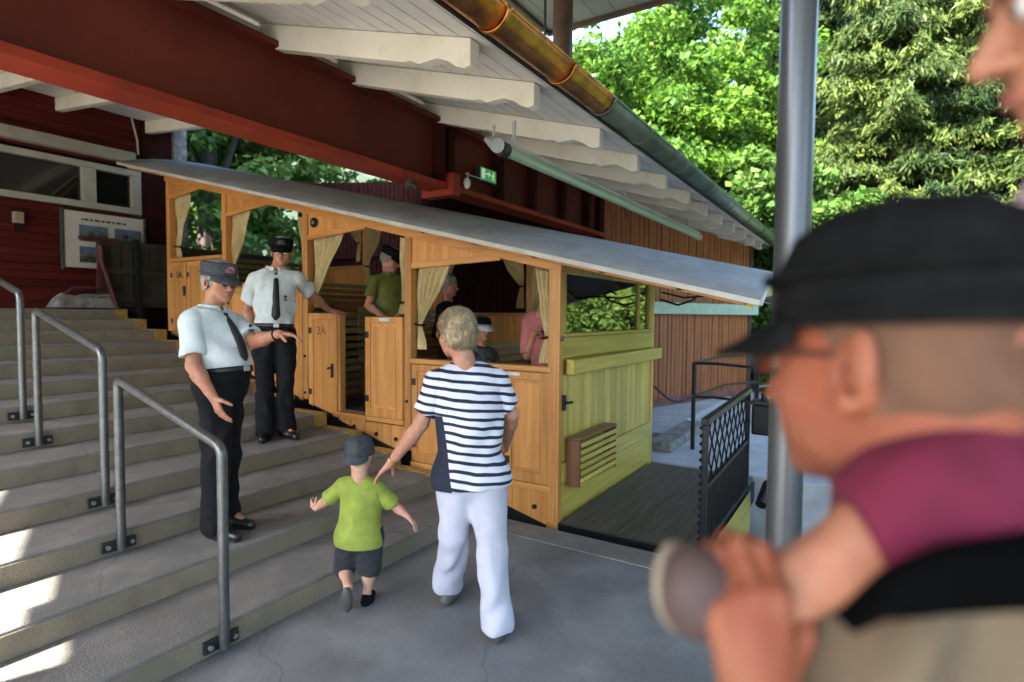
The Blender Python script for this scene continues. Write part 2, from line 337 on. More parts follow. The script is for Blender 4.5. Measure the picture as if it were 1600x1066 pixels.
# joint plates: vertical stiffeners
for x in (4.32, 4.46): MB().box((x, YB - .14, 2.87), (x + .035, YB - .002, 3.40)).build('stiffener', 'redpost', web, bev=.003)
MB().box((4.40, YB - .19, 2.74), (4.52, YB + .2, 2.95)).build('splice_plate', 'redb', web, bev=.004)
for x in (5.35, 6.1, 6.9, 7.7): MB().box((x, YB - .10, 2.87), (x + .09, YB - .003, 3.41)).build('stiffener', 'redpost', web, bev=.003)
MB().beam((-1.5, YB, 0), (-1.5, YB, 3.45), .2, .2, up=(1, 0, 0)).build('column', 'redpost', sh)
MB().beam((8.25, YB, -.1), (8.25, YB, 3.45), .16, .16, up=(1, 0, 0)).build('column', 'redpost', sh)
def redge(y): return -2.92 + .30 * (y - 3.8)      # unseen roof verge, slanted to shape the sun patches on the stairs
def rafter(x, y1=10.2):
    w = .085; t = .165
    prof = [(1.87, zr(1.87) + .02), (1.92, zr(1.92) - .0), (1.97, zr(1.97) + .005), (2.02, zr(2.02) + .028), (2.10, zr(2.1) + .04), (2.17, zr(2.17) + .02), (2.24, zr(2.24) - .003), (2.30, zr(2.3) + .012), (2.35, zr(2.35))]
    bot = prof + [(4.6, zr(4.6)), (y1, zr(y1))]
    top = [(y1, zr(y1) + t), (4.6, zr(4.6) + t), (1.87, zr(1.87) + t)]
    return MB().prism([(x, y, z) for y, z in bot + top], (w, 0, 0))
xs = [-2.82, -1.9, -1.0, -.1, .8, 1.76, 2.56, 3.25, 4.3, 5.18, 6.05, 6.95, 7.8, 8.7, 9.6, 10.5, 11.4, 12.3, 13.2, 14.1]
random.seed(3)
for x in xs: rafter(x, 4.1 if x < -2.5 else 7.2 if x < -1.5 else 10.2 if x < 4.7 else 7.2 if x < 8.4 else 4.7).build('rafter', 'white', sh, bev=.006)
# cream blocking plates between rafters above the beam
for a, b in zip(xs[:-1], xs[1:]):
    if a < 8.2: MB().box((a + .09, YB + .08, 3.452), (b - .005, YB + .11, zr(YB) + .16)).build('blocking', 'white', sh)
# ceiling boards running along the eave
y = 1.66; k = 0
while y < 10.2:
    w = .145; x1 = 14.6 if y < 4.6 else 8.45 if y < 7.1 else 4.72
    za, zb = zr(y) + .168, zr(min(y + w - .010, 10.2)) + .168
    xa = redge(y)
    MB().prism([(xa, y, za), (xa, y + w - .010, zb), (xa, y + w - .010, zb + .02), (xa, y, za + .02)], (x1 - xa, 0, 0)).build('ceiling_board', 'board', sh, bev=.003)
    y += w; k += 1
# roof covering and fascia
rc = MB()
for ya, ye in ((1.60, 4.6), (4.6, 10.3)):
    x0, x1, z0, z1 = redge(ya) - .03, redge(ye) - .03, zr(ya) + .20, zr(ye) + .20
    rc.add([(x0, ya, z0), (4.78, ya, z0), (4.78, ye, z1), (x1, ye, z1), (x0, ya, z0 + .06), (4.78, ya, z0 + .06), (4.78, ye, z1 + .06), (x1, ye, z1 + .06)], [(0, 3, 2, 1), (4, 5, 6, 7), (0, 1, 5, 4), (1, 2, 6, 5), (2, 3, 7, 6), (3, 0, 4, 7)])
rc.prism([(4.78, 1.60, zr(1.6) + .20), (4.78, 4.6, zr(4.6) + .20), (4.78, 7.25, zr(7.25) + .20), (4.78, 7.25, zr(7.25) + .26), (4.78, 4.6, zr(4.6) + .26), (4.78, 1.60, zr(1.6) + .26)], (3.67, 0, 0))
rc.prism([(8.45, 1.60, zr(1.6) + .20), (8.45, 4.7, zr(4.7) + .20), (8.45, 4.7, zr(4.7) + .26), (8.45, 1.60, zr(1.6) + .26)], (6.2, 0, 0))
rc.build('roof_covering', 'zinc', sh)
MB().box((-2.9, 1.615, 2.955), (14.6, 1.65, 3.07)).build('fascia', 'white', sh)
MB().box((-2.9, 1.600, 2.935), (14.6, 1.625, 2.962)).build('drip_edge', 'black', sh)
MB().beam((redge(1.6) - .02, 1.6, zr(1.6) + .13), (redge(4.6) - .02, 4.6, zr(4.6) + .13), .05, .25, up=(0, 0, 1)).build('barge_board', 'white', sh)
MB().beam((redge(4.6) - .02, 4.6, zr(4.6) + .13), (redge(10.2) - .02, 10.2, zr(10.2) + .13), .05, .25, up=(0, 0, 1)).build('barge_board', 'white', sh)
MB().beam((14.64, 1.6, zr(1.6) + .13), (14.64, 4.6, zr(4.6) + .13), .05, .25).build('barge_board', 'white', sh)
# half-round gutter
def halfpipe(x0, x1, r, yc, zc, th=.006, n=14):
    m = MB(); m.grid(lambda u, v: (x0 + (x1 - x0) * u, yc + r * math.cos(math.pi * (1 + v)), zc + r * math.sin(math.pi * (1 + v))), 1, n); return m
GY, GZ, GR = 1.50, 2.975, .085
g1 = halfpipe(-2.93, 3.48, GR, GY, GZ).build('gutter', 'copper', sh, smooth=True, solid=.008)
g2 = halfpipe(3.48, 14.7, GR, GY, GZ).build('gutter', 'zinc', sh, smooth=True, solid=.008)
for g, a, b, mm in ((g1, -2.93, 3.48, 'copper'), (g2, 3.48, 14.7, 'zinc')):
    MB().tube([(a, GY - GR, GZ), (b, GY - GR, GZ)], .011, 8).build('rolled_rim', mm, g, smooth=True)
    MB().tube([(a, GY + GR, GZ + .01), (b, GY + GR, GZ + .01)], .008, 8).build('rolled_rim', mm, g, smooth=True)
jx = [1.55, 2.22, 2.9, 3.48, 4.2, 5.2, 6.2, 7.3, 8.4, 9.6, 10.8, 12, 13.2]
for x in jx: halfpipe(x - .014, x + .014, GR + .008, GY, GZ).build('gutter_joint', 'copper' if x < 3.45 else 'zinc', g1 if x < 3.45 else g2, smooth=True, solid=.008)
for x in xs: MB().tube([(x + .04, GY - GR, GZ + .012), (x + .04, GY, GZ + .02), (x + .04, 1.64, GZ + .03)], .006, 6).build('gutter_hook', 'bracket', sh)

# far side wall parallel to the track, then the plank wall that turns away
def planks(p, q, z0, z1f, pitch, m, depth=.02, jit=.006, proud=0):
    """upright planks between two ground points, joints recessed"""
    p, q = np.array(p, float), np.array(q, float); L = np.linalg.norm(q - p); d = (q - p) / L; nn = np.array([-d[1], d[0]]); out = MB(); n = int(L / pitch)
    for i in range(n):
        a = p + d * (i * pitch + .008); b = p + d * ((i + 1) * pitch - .008); j = random.uniform(-jit, jit)
        lo = z0(i / n) if callable(z0) else z0; hi = z1f(i / n) if callable(z1f) else z1f
        A = a + nn * j; B = b + nn * j
        out.prism([(A[0], A[1], lo), (B[0], B[1], lo), (B[0], B[1], hi), (A[0], A[1], hi)], (nn[0] * depth, nn[1] * depth, 0))
    return out
pw = thing('plank_wall', 'brown upright plank wall of the engine house behind the wooden car', 'wall', (8.35, 7, -.1))
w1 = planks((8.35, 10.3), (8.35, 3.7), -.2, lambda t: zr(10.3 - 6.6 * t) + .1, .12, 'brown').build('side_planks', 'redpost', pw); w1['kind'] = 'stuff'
MB().box((8.378, 3.7, -.4), (8.42, 10.3, 3.1)).build('backing', 'void', pw)
MB().prism([(8.378, 3.7, 3.1), (8.378, 10.3, 3.1), (8.378, 10.3, zr(10.3) + .1), (8.378, 4.6, zr(4.6) + .1), (8.378, 3.7, zr(3.7) + .1)], (.04, 0, 0)).build('backing', 'void', pw)
for y in (10.36,): MB().beam((8.35, y, -.3), (8.35, y, zr(10.2) + .1), .16, .16, up=(1, 0, 0)).build('post', 'redpost', pw)
bx('base_rail', (8.30, 3.7, 2.72), (8.345, 10.3, 2.80), 'redpost', pw)
A_, B_ = np.array([8.37, 3.585]), np.array([12.55, 2.098])
pw2 = thing('engine_house_wall', 'sunlit reddish brown plank wall with a pale teal beam beside the paving', 'wall', (10.4, 2.9, -.1))
w2 = planks(A_, B_, -.5, lambda t: 3.43 - .42 * t, .115, 'brown', depth=.03).build('upright_planks', 'brown', pw2); w2['kind'] = 'stuff'
dA = (B_ - A_) / np.linalg.norm(B_ - A_); nA = np.array([-dA[1], dA[0]])
def onwall(s, off=0.): return A_ + dA * s - nA * off
MB().prism([(*onwall(0, -.06), -.5), (*onwall(4.4, -.06), -.5), (*onwall(4.4, -.06), 3.0), (*onwall(0, -.06), 3.42)], (nA[0] * .03, nA[1] * .03, 0)).build('backing', 'void', pw2)
MB().beam((*onwall(.05, .06), 1.74), (*onwall(4.6, .06), 1.74), .09, .20).build('teal_beam', 'teal', pw2, bev=.006)
bx_ = MB().beam((*onwall(4.45, -.05), -.5), (*onwall(4.45, -.05), 3.1), .12, .12, up=(dA[0], dA[1], 0)).build('corner_post', 'cpost', pw2)
MB().beam((*onwall(.3, .012), .02), (*onwall(4.4, .012), .02), .02, .30).build('plinth', mat('faded_red_plinth', (.20, .075, .06), .8, var=.2), pw2)

# long tube lamp under the eave
tl = thing('tube_lamp', 'long pale green tube lamp hanging under the eave', 'lamp', (5.5, 2.5, 2.85))
TA, TB = Vector((3.75, 2.42, 2.86)), Vector((9.6, 2.42, 2.90))
MB().tube([TA, TB], .045, 12).build('lamp_cover', 'tube', tl, smooth=True)
MB().beam(TA + Vector((0, 0, .05)), TB + Vector((0, 0, .05)), .06, .03).build('mounting_rail', 'plastic', tl)
MB().tube([TA - Vector((.06, 0, 0)), TA + Vector((.03, 0, 0))], .058, 12).build('end_cap', 'bracket', tl, smooth=True)
MB().tube([TB - Vector((.03, 0, 0)), TB + Vector((.06, 0, 0))], .058, 12).build('end_cap', 'plastic', tl, smooth=True)
for x in (3.9, 6.3, 8.9): MB().beam((x, 2.42, 2.93), (x, 2.42, 3.12), .03, .01, up=(1, 0, 0)).build('hanger', 'plastic', tl)
MB().tube([(6.3, 2.42, 2.82), (6.28, 2.40, 2.76), (6.31, 2.38, 2.73), (6.34, 2.41, 2.75)], .006, 6).build('pull_loop', 'bracket', tl)
fl = thing('floodlight', 'small silver floodlight on an arm beside the tube lamp end', 'lamp', (3.68, 2.45, 2.85))
MB().tube([(3.66, 2.45, 3.02), (3.64, 2.44, 2.95), (3.60, 2.42, 2.90)], .012, 8).build('arm', 'plastic', fl, smooth=True)
MB().tube([(3.63, 2.50, 2.92), (3.60, 2.40, 2.86), (3.58, 2.36, 2.84)], [.02, .05, .055], 12).build('lamp_head', 'plastic', fl, smooth=True)
MB().tube([(3.59, 2.47, 2.97), (3.53, 2.44, 2.96)], .008, 6).build('cable_stub', 'plastic', fl)
sp = thing('wall_lamp', 'small round silver lamp on the splice of the red beam', 'lamp', (4.58, 3.38, 2.84))
MB().tube([(4.62, 3.42, 2.98), (4.60, 3.38, 2.98), (4.57, 3.36, 2.93)], .008, 8).build('arm', 'plastic', sp)
MB().ball((4.56, 3.36, 2.87), (.035, .035, .055), 12, 8).build('lamp_head', 'plastic', sp, smooth=True)
MB().tube([(4.62, 3.42, 2.98), (4.95, 3.42, 2.985)], .006, 6).build('cable', 'plastic', sp)
sp2 = thing('camera_housing', 'small grey spotlight under the red beam flange', 'lamp', (3.9, 3.55, 2.76))
MB().tube([(3.86, 3.5, 2.745), (3.96, 3.5, 2.735)], .03, 10).build('lamp_body', 'galv', sp2, smooth=True)
MB().box((3.89, 3.49, 2.76), (3.92, 3.51, 2.80)).build('bracket', 'galv', sp2)
es = thing('standin_sign', 'small glowing green and white sign made up for an unclear green spot at the red beam', 'sign', (5.12, 3.5, 3.02))  # sign made up for an unclear green spot, its glow added
signm = bpy.data.materials.new('glow_green_face'); signm.use_nodes = True
bb = signm.node_tree.nodes['Principled BSDF']; bb.inputs['Base Color'].default_value = (.05, .35, .1, 1); bb.inputs['Emission Color'].default_value = (.10, .55, .12, 1); bb.inputs['Emission Strength'].default_value = .03
signw = bpy.data.materials.new('glow_white_pictogram'); signw.use_nodes = True
bb = signw.node_tree.nodes['Principled BSDF']; bb.inputs['Base Color'].default_value = (.8, .85, .8, 1); bb.inputs['Emission Color'].default_value = (.75, .9, .7, 1); bb.inputs['Emission Strength'].default_value = .03
bx('sign_case', (4.92, 3.50, 3.0), (5.33, 3.56, 3.19), 'ink', es)
MB().box((4.94, 3.492, 3.015), (5.31, 3.499, 3.175)).build('sign_face', signm, es)
pic = MB(); pic.box((4.955, 3.486, 3.03), (5.03, 3.491, 3.16)); pic.prism([(5.06, 3.491, 3.095), (5.06, 3.491, 3.115), (5.12, 3.491, 3.115), (5.12, 3.491, 3.14), (5.165, 3.491, 3.105), (5.12, 3.491, 3.07), (5.12, 3.491, 3.095)], (0, -.005, 0))
pic.ball((5.235, 3.488, 3.148), (.012, .004, .012), 8, 6); pic.beam((5.23, 3.488, 3.13), (5.225, 3.488, 3.085), .004, .025, up=(1, 0, 0)); pic.beam((5.225, 3.488, 3.09), (5.26, 3.488, 3.04), .004, .014, up=(1, 0, 0)); pic.beam((5.225, 3.488, 3.09), (5.195, 3.488, 3.045), .004, .014, up=(1, 0, 0)); pic.beam((5.19, 3.488, 3.10), (5.265, 3.488, 3.115), .004, .010, up=(0, 0, 1))
pic.build('pictogram', signw, es)
for o_ in [es] : o_.scale = (.78, 1, .78)

# ------------------------------------------------------------------ red building at the top of the stairs
rb = thing('red_building', 'dark red boarded building with a grey window band at the top of the stairs', 'building', (1, 9, 1.6))
WY = 8.9; zl = 1.625
def siding(x0, x1, z0, z1, yface, pitch=.095):
    m = MB(); z = z0
    while z < z1 - .01:
        h = min(pitch, z1 - z); m.prism([(x0, yface - .016, z), (x0, yface - .004, z + h - .004), (x0, yface + .03, z + h - .004), (x0, yface + .03, z)], (x1 - x0, 0, 0)); z += pitch
    return m
WX0, WX1, WZ0, WZ1 = -4.0, 4.24, 2.97, 3.58
s1 = siding(-4.8, 4.25, zl, WZ0 - .02, WY).build('lower_siding', 'redwood', rb); s1['kind'] = 'stuff'
s2 = siding(-4.8, 4.25, WZ1 + .05, 4.85, WY).build('upper_siding', 'redwood', rb); s2['kind'] = 'stuff'
bx('wall_core', (-4.8, WY + .12, zl), (4.2, WY + .3, 4.85), 'void', rb)
bx('sun_block', (-4.8, 10.45, 1.5), (4.7, 14.5, 9.2), 'redwood', rb)  # unseen box added to keep the sun off the far side wall
bx('sun_block', (-4.8, 8.95, 4.87), (4.7, 10.449, 9.2), 'redwood', rb)  # front part of the added sun-blocking box
wf = thing('x', None, None, (0, 0, 0)); bpy.data.objects.remove(wf)
wnd = MB()
for a, b in ((WX0, -3.9), (-1.2, -1.05), (1.5, 1.65), (3.52, 3.68), (4.12, 4.24)): wnd.box((a, WY - .045, WZ0 + .08), (b, WY + .08, WZ1 - .08))
wnd.box((WX0, WY - .05, WZ0), (WX1, WY + .08, WZ0 + .08)); wnd.box((WX0, WY - .05, WZ1 - .08), (WX1, WY + .08, WZ1))
wo = wnd.build('window', 'winfr', rb, bev=.006)
for a, b in ((-3.9, -1.2), (-1.05, 1.5), (1.65, 3.52), (3.68, 4.12)):
    MB().box((a, WY + .03, WZ0 + .08), (b, WY + .045, WZ1 - .08)).build('pane', 'darkglass', wo)
MB().box((-4.6, WY - .16, 3.66), (4.12, WY - .02, 3.80)).build('shutter_box', 'winfr', rb, bev=.006)
for i in range(5): MB().box((-4.6, WY - .172, 3.675 + i * .024), (4.12, WY - .161, 3.684 + i * .024)).build('louvre', 'winfr', rb)
MB().box((4.26, WY - .05, zl - .8), (4.66, WY + .02, 4.8)).build('corner_panel', 'redpost', rb)
MB().box((4.67, WY - .10, 1.0), (4.86, WY + .06, 4.9)).build('grey_post', 'stone', rb)
MB().tube([(4.12, WY - .02, 4.4), (4.17, WY - .1, 4.0), (4.18, WY - .1, 3.8)], .012, 6).build('cable', 'plastic', rb)
# information board
ib = thing('information_board', 'white information board with four landscape photographs beside the window', 'notice board', (3.74, 8.8, 2.2))
bx('board', (3.28, 8.80, 2.17), (4.23, 8.83, 2.90), 'paper', ib)
for x in (3.25, 4.235): bx('frame_post', (x - .012, 8.785, 2.14), (x + .02, 8.835, 2.92), 'galv', ib)
for x in (3.44, 3.86):
    for z in (2.52, 2.24):
        ph = bx('photograph', (x, 8.79, z), (x + .33, 8.797, z + .21), 'photo_sky', ib, bev=0)
        hp = [(x + .33 * i / 10, 8.789, z + .07 + .07 * abs(math.sin(i * .7 + x * 7))) for i in range(11)]
        MB().prism([(x, 8.789, z + .002)] + hp + [(x + .33, 8.789, z + .002)], (0, -.002, 0)).build('printed_hills', 'photo_hill', ph)
for i, (x, w) in enumerate(((3.47, .02), (3.50, .05), (3.57, .03), (3.62, .06), (3.70, .04), (3.76, .05), (3.83, .03), (3.88, .06), (3.96, .04))):
    MB().box((x, 8.794, 2.79), (x + w, 8.798, 2.815)).build('printed_line', 'ink', ib)
wl = thing('wall_lantern', 'small amber lantern on the red wall left of the information board', 'lamp', (2.8, 8.85, 2.6))
bx('lantern_glass', (2.77, 8.79, 2.66), (2.87, 8.87, 2.80), 'lampg', wl, bev=.01); bx('lantern_base', (2.79, 8.80, 2.58), (2.86, 8.87, 2.65), 'black', wl); bx('lantern_cap', (2.76, 8.78, 2.805), (2.88, 8.88, 2.82), 'black', wl)
# gate of dark boards across the track head
gt = thing('track_gate', 'tall dark weathered wooden gate closing the track behind the car', 'gate', (3.95, 8.5, 1.6))
for x0, x1 in ((3.52, 3.95), (4.02, 4.45), (4.5, 5.3), (5.35, 6.1)):
    n = max(2, int((x1 - x0) / .14))
    for i in range(n):
        a = x0 + (x1 - x0) * i / n; MB().box((a, 8.5, 1.66), (a + (x1 - x0) / n - .008, 8.53, 2.54)).build('gate_board', 'gatewood', gt, bev=.003)
    for z in (1.72, 2.1, 2.46): bx('gate_rail', (x0, 8.47, z), (x1, 8.498, z + .07), 'gatewood', gt)
for x in (3.985, 4.475, 6.13): bx('gate_post', (x - .03, 8.46, 1.2), (x + .03, 8.56, 2.58), 'void', gt)
# oxblood lever stand, kerb stone and tarp on the landing
lv = thing('signal_lever_stand', 'oxblood red lever stand with a curved foot in front of the board', 'lever', (3.5, 8.45, zl))
MB().tube([(3.12, 8.5, zl + .05), (3.15, 8.5, zl + .18), (3.24, 8.5, zl + .26), (3.5, 8.5, zl + .27), (3.78, 8.5, zl + .25)], .025, 8).build('curved_foot', 'bench_red', lv, smooth=True)
MB().tube([(3.72, 8.45, zl + .02), (3.62, 8.45, zl + .35), (3.54, 8.45, zl + .62), (3.53, 8.45, zl + .82)], [.03, .035, .04, .05], 8).build('lever', 'bench_red', lv, smooth=True)
MB().beam((3.30, 8.45, zl + .90), (3.75, 8.45, zl + .90), .06, .05).build('crossbar', 'bench_red', lv, bev=.01)
MB().beam((3.50, 8.44, zl + .27), (3.53, 8.44, zl + .80), .05, .03, up=(0, 1, 0)).build('upright', 'bench_red', lv)
MB().tube([(3.36, 8.40, zl + .90), (3.36, 8.30, zl + .93)], .012, 8).build('grip', 'galv', lv)
ks = MB(); random.seed(5)
ks.grid(lambda u, v: (3.03 + .72 * u, 8.43 + .32 * v, zl + .02 + (.15 + .03 * math.sin(u * 9 + v * 3)) * min(1, 9 * u, 9 * (1 - u)) * min(1, 6 * v, 6 * (1 - v))), 24, 12)
ks.build('stone_slab', 'stone', smooth=True); setp(bpy.data.objects['stone_slab'], 'rough pale stone slab lying on the landing at the top step', 'stone')

# ------------------------------------------------------------------ stair rails
def rail(x, ya, yb, za, zb, label, seed):
    r = thing('stair_railing', label, 'railing', (x, ya, za), 'galvanised railings standing on the concrete stairs')
    R = .024; ta, tb = za + .95, zb + .95
    def arc(p, a, b, c, rr=.05):      # rounded corner at b
        a, b, c = Vector(a), Vector(b), Vector(c); d1 = (a - b).normalized(); d2 = (c - b).normalized(); out = []
        for i in range(5):
            t = i / 4; out.append((b + d1 * rr) * (1 - t) ** 2 + b * 2 * t * (1 - t) + (b + d2 * rr) * t * t)
        return out
    path = [(x, ya, za)] + arc(0, (x, ya, za), (x, ya, ta), (x, yb, tb)) + arc(0, (x, ya, ta), (x, yb, tb), (x, yb, zb)) + [(x, yb, zb)]
    MB().tube(path, R, 16).build('bent_tube', 'galv', r, smooth=True)
    for y, z in ((ya, za), (yb, zb)):
        b = bx('bracket', (x - .085, y + .018, z - .005), (x + .085, y + .036, z + .055), 'bracket', r, bev=.003)
        for s in (-.06, .06): MB().tube([(x + s, y + .018, z + .025), (x + s, y + .004, z + .025)], .012, 6).build('bolt', 'bolt', b)
def ry(k): return Y1 + (k - 1) * TREAD - .045
def rz_(k): return (k - 1) * RISE + .03
rail(1.53, ry(1), ry(3), rz_(1), rz_(3), 'nearest bent steel railing, its lower foot on the bottom step', 1)
rail(1.66, ry(4), ry(6), rz_(4), rz_(6), 'middle bent steel railing between the nearest and the leftmost one', 2)
rail(1.73, ry(7), ry(9), rz_(7), rz_(9), 'farthest bent steel railing cut by the left edge of the picture', 3)

# ------------------------------------------------------------------ canopy over the camera, its posts
cp = thing('platform_canopy', 'high grey canopy roof over the platform, its corner above the copper gutter', 'canopy', (0, -3, 4.9))
y = -9.0
while y < 3.35:
    MB().box((-6.5, y, 5.0), (6.2, y + .235, 5.03)).build('soffit_board', 'canopy', cp, bev=.003); y += .24
MB().box((6.205, -9.05, 4.95), (6.25, 3.4, 5.15)).build('edge_board', 'cpost', cp)
MB().box((-6.5, -9.05, 5.035), (6.2, 3.4, 5.15)).build('roof_slab', 'zinc', cp)
MB().box((-6.5, 3.365, 4.95), (6.2, 3.4, 5.034)).build('edge_board', 'cpost', cp)
MB().tube([(5.55, 2.85, 3.43), (5.55, 2.85, 5.0)], .105, 14).build('brown_post', 'cpost', cp, smooth=True)
MB().tube([(5.25, 2.9, 3.43), (5.25, 2.9, 5.0)], .014, 6).build('stay_rod', 'cable', cp)
MB().tube([(5.15, 2.9, 3.5), (4.2, 3.0, 5.0)], .008, 6).build('stay_rod', 'cable', cp)
bx('carrier_beam', (4.6, -9, 4.80), (4.72, 3.36, 4.998), 'cpost', cp)
# foreground pole
fpz = thing('steel_pole', 'tall smooth grey steel pole standing behind the man in the foreground', 'pole', (2.26, .2, 0))
pc = atd(1225, 800, 2.05); MB().tube([(pc[0], pc[1], 0), (pc[0], pc[1], 5.0)], .0585, 28).build('pole_tube', 'pole', fpz, smooth=True)
bx('base_plate', (pc[0] - .1, pc[1] - .1, .001), (pc[0] + .1, pc[1] + .1, .014), 'pole', fpz)
# ------------------------------------------------------------------ the wooden funicular car
XS, XF = 3.95, 6.17            # near and far side
def zroof(y): return 1.71 + .2358 * (y - .6)
def zskirt(y): return -.07 + .25 * (y - 2.04)
CY0 = 2.03
yb = [2.03, 3.55, 4.95, 6.36, 7.60]; sill = [1.20, 1.58, 1.93, 2.27]; flo = [.26, .64, .99, 1.33]
car = thing('funicular_car', 'stepped honey-coloured wooden funicular car with cream curtains beside the stairs', 'funicular', (XS, 2.03, -.07))
# floors
for i in range(4): bx('floor', (XS + .05, yb[i] + .01, flo[i] - .06), (XF - .03, yb[i + 1] - .01, flo[i]), 'deck', car)
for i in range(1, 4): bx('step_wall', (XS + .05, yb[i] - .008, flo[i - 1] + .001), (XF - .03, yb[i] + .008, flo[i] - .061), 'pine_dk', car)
# posts, both sides
def post(x, y, far=False, w=.075):
    zb_ = zskirt(y) + (.05 if not far else 0)
    return bx('post', (x - (.03 if not far else -.0), y - w / 2, zb_), (x + (.06 if not far else .09), y + w / 2, zroof(y) - .02), 'pine_z', car, bev=.006)
for i, y in enumerate(yb):
    yy = y + (.035 if i == 0 else 0) - (.04 if i == 4 else 0)
    post(XS, yy); post(XF - .08, yy, True)
    # bolts at the foot of each post
    if i in (1, 2):
        for dz in (.12, .5):
            MB().tube([(XS - .031, yy, zskirt(yy) + dz), (XS - .045, yy, zskirt(yy) + dz)], .013, 8).build('bolt', 'black', car)
# headers
def sloped(x0, x1, ya, yb_, off, h, m, name='header'):
    p = [(x0, ya, zroof(ya) - off), (x0, yb_, zroof(yb_) - off), (x0, yb_, zroof(yb_) - off + h), (x0, ya, zroof(ya) - off + h)]
    return MB().prism(p, (x1 - x0, 0, 0)).build(name, m, car, bev=.004)
sloped(XS - .034, XS + .05, 2.0, 7.62, .115, .09, 'pine_y'); sloped(XF - .05, XF + .04, 2.0, 7.62, .115, .09, 'pine_y')
sloped(3.80, 3.84, .66, 8.3, .055, .05, 'pine_y', 'eave_board')
# lower outer shell of upright boards following the slope, one per board
def shell(x, ya, yb_, ztop, pitch=.19, th=.022, m='pine_z', nm='side_board'):
    n = max(1, round((yb_ - ya) / pitch)); w = (yb_ - ya) / n
    for i in range(n):
        a, b = ya + i * w + .002, ya + (i + 1) * w - .002
        MB().prism([(x, a, zskirt(a)), (x, b, zskirt(b)), (x, b, ztop), (x, a, ztop)], (th, 0, 0)).build(nm, m, car, bev=.002)
def doorp(y0, y1, z0, z1, label=None, x=XS - .03, th=.045, m='pine_z', rail=.065, slant=False, name='door'):
    d = MB()
    zf0, zf1 = (z0, z0) if not slant else (zskirt(y0) + .02, zskirt(y1) + .02)
    d.prism([(x, y0, zf0), (x, y0 + rail, zf0 + (zf1 - zf0) * rail / (y1 - y0)), (x, y0 + rail, z1), (x, y0, z1)], (th, 0, 0))
    d.prism([(x, y1 - rail, zf1 - (zf1 - zf0) * rail / (y1 - y0)), (x, y1, zf1), (x, y1, z1), (x, y1 - rail, z1)], (th, 0, 0))
    d.box((x, y0 + rail, z1 - rail), (x + th, y1 - rail, z1))
    if not slant: d.box((x, y0 + rail, z0), (x + th, y1 - rail, z0 + rail * 1.3))
    o = d.build(name, m, car, bev=.005)
    zb0 = z0 + rail if not slant else zskirt(y0) + .03
    MB().prism([(x + .014, y0 + rail - .003, zb0 if not slant else zskirt(y0 + rail) + .03), (x + .014, y1 - rail + .003, zb0 if not slant else zskirt(y1 - rail) + .03), (x + .014, y1 - rail + .003, z1 - rail + .003), (x + .014, y0 + rail - .003, z1 - rail + .003)], (.018, 0, 0)).build('door_panel', m, o)
    for zz in (.18, .82):
        MB().box((x - .004, y1 - .05, z0 + (z1 - z0) * zz - .03), (x + .001, y1 - .006, z0 + (z1 - z0) * zz + .03)).build('hinge', 'bracket', o)
    # raised field
    if not slant: MB().box((x + .006, y0 + rail + .025, z0 + rail * 1.3 + .025), (x + .013, y1 - rail - .025, z1 - rail - .025)).build('raised_field', m, o, bev=.004)
    return o
# compartment 1 (lowest)
bx('sill_rail', (XS - .04, 2.07, 1.155), (XS + .07, 3.51, 1.20), 'pine_y', car, bev=.008)
shell(XS - .01, 2.075, 3.51, .30)
d0 = doorp(2.09, 2.50, .27, 1.15); d0b = doorp(2.52, 3.0, .27, 1.15); d0c = doorp(3.02, 3.50, .27, 1.15)
bx('number_tag', (XS - .0375, 2.36, 1.115), (XS - .031, 2.50, 1.14), 'tag', d0)
bx('base_rail', (XS - .035, 2.07, .215), (XS + .012, 3.51, .265), 'pine_y', car)
for y, z in ((2.22, .08), (2.75, .18), (3.3, .12)): MB().tube([(XS - .012, y, z), (XS - .026, y, z)], .02, 8).build('bolt', 'black', car)
# compartment 2 with the open doorway
dl = doorp(4.48, 4.90, .62, 1.60, slant=True); text('2A', .12, (XS - .018, 4.72, 1.42), (0, -1, 0), (0, 0, 1), 'brown', 'number', dl)
dr = doorp(3.59, 4.06, .63, 1.57, x=XS - .055)
bx('number_tag', (XS - .0625, 3.74, 1.53), (XS - .056, 3.87, 1.56), 'tag', dr)
bx('door_sill', (XS - .04, 4.07, .57), (XS + .06, 4.475, .625), 'pine_y', car); bx('door_sill', (XS - .037, 3.59, .58), (XS + .06, 4.065, .625), 'pine_y', car)
shell(XS - .012, 3.59, 4.475, .565)
bx('jamb', (XS - .02, 4.44, .63), (XS + .05, 4.475, 1.60), 'pine_z', car)
for y, z in ((4.25, .50), (3.95, .46), (3.7, .44)): MB().tube([(XS - .014, y, z), (XS - .028, y, z)], .02, 8).build('bolt', 'black', car)
MB().box((XS - .05, 4.525, .96), (XS - .031, 4.55, 1.10)).build('handle', 'bracket', dl, bev=.004)
MB().tube([(XS - .05, 4.54, 1.06), (XS - .075, 4.57, 1.05)], .009, 8).build('latch', 'bracket', dl)
# compartments 3 and 4
for i, (ya, yb2) in ((2, (4.99, 6.32)), (3, (6.40, 7.53))):
    bx('sill_rail', (XS - .04, ya, sill[i] - .045), (XS + .07, yb2, sill[i]), 'pine_y', car, bev=.008)
    n = 3 if i == 2 else 3; w = (yb2 - ya) / n
    for j in range(n):
        dd = doorp(ya + j * w + .008, ya + (j + 1) * w - .008, flo[i], sill[i] - .05, slant=True)
        if i == 3 and j == 2:
            text('1A.', .12, (XS - .018, 7.33, 2.06), (0, -1, 0), (0, 0, 1), 'black', 'number', dd)
            MB().tube([(XS - .05, 7.18, 1.92), (XS - .05, 7.18, 1.80)], .014, 8).build('handle', 'bracket', dd)
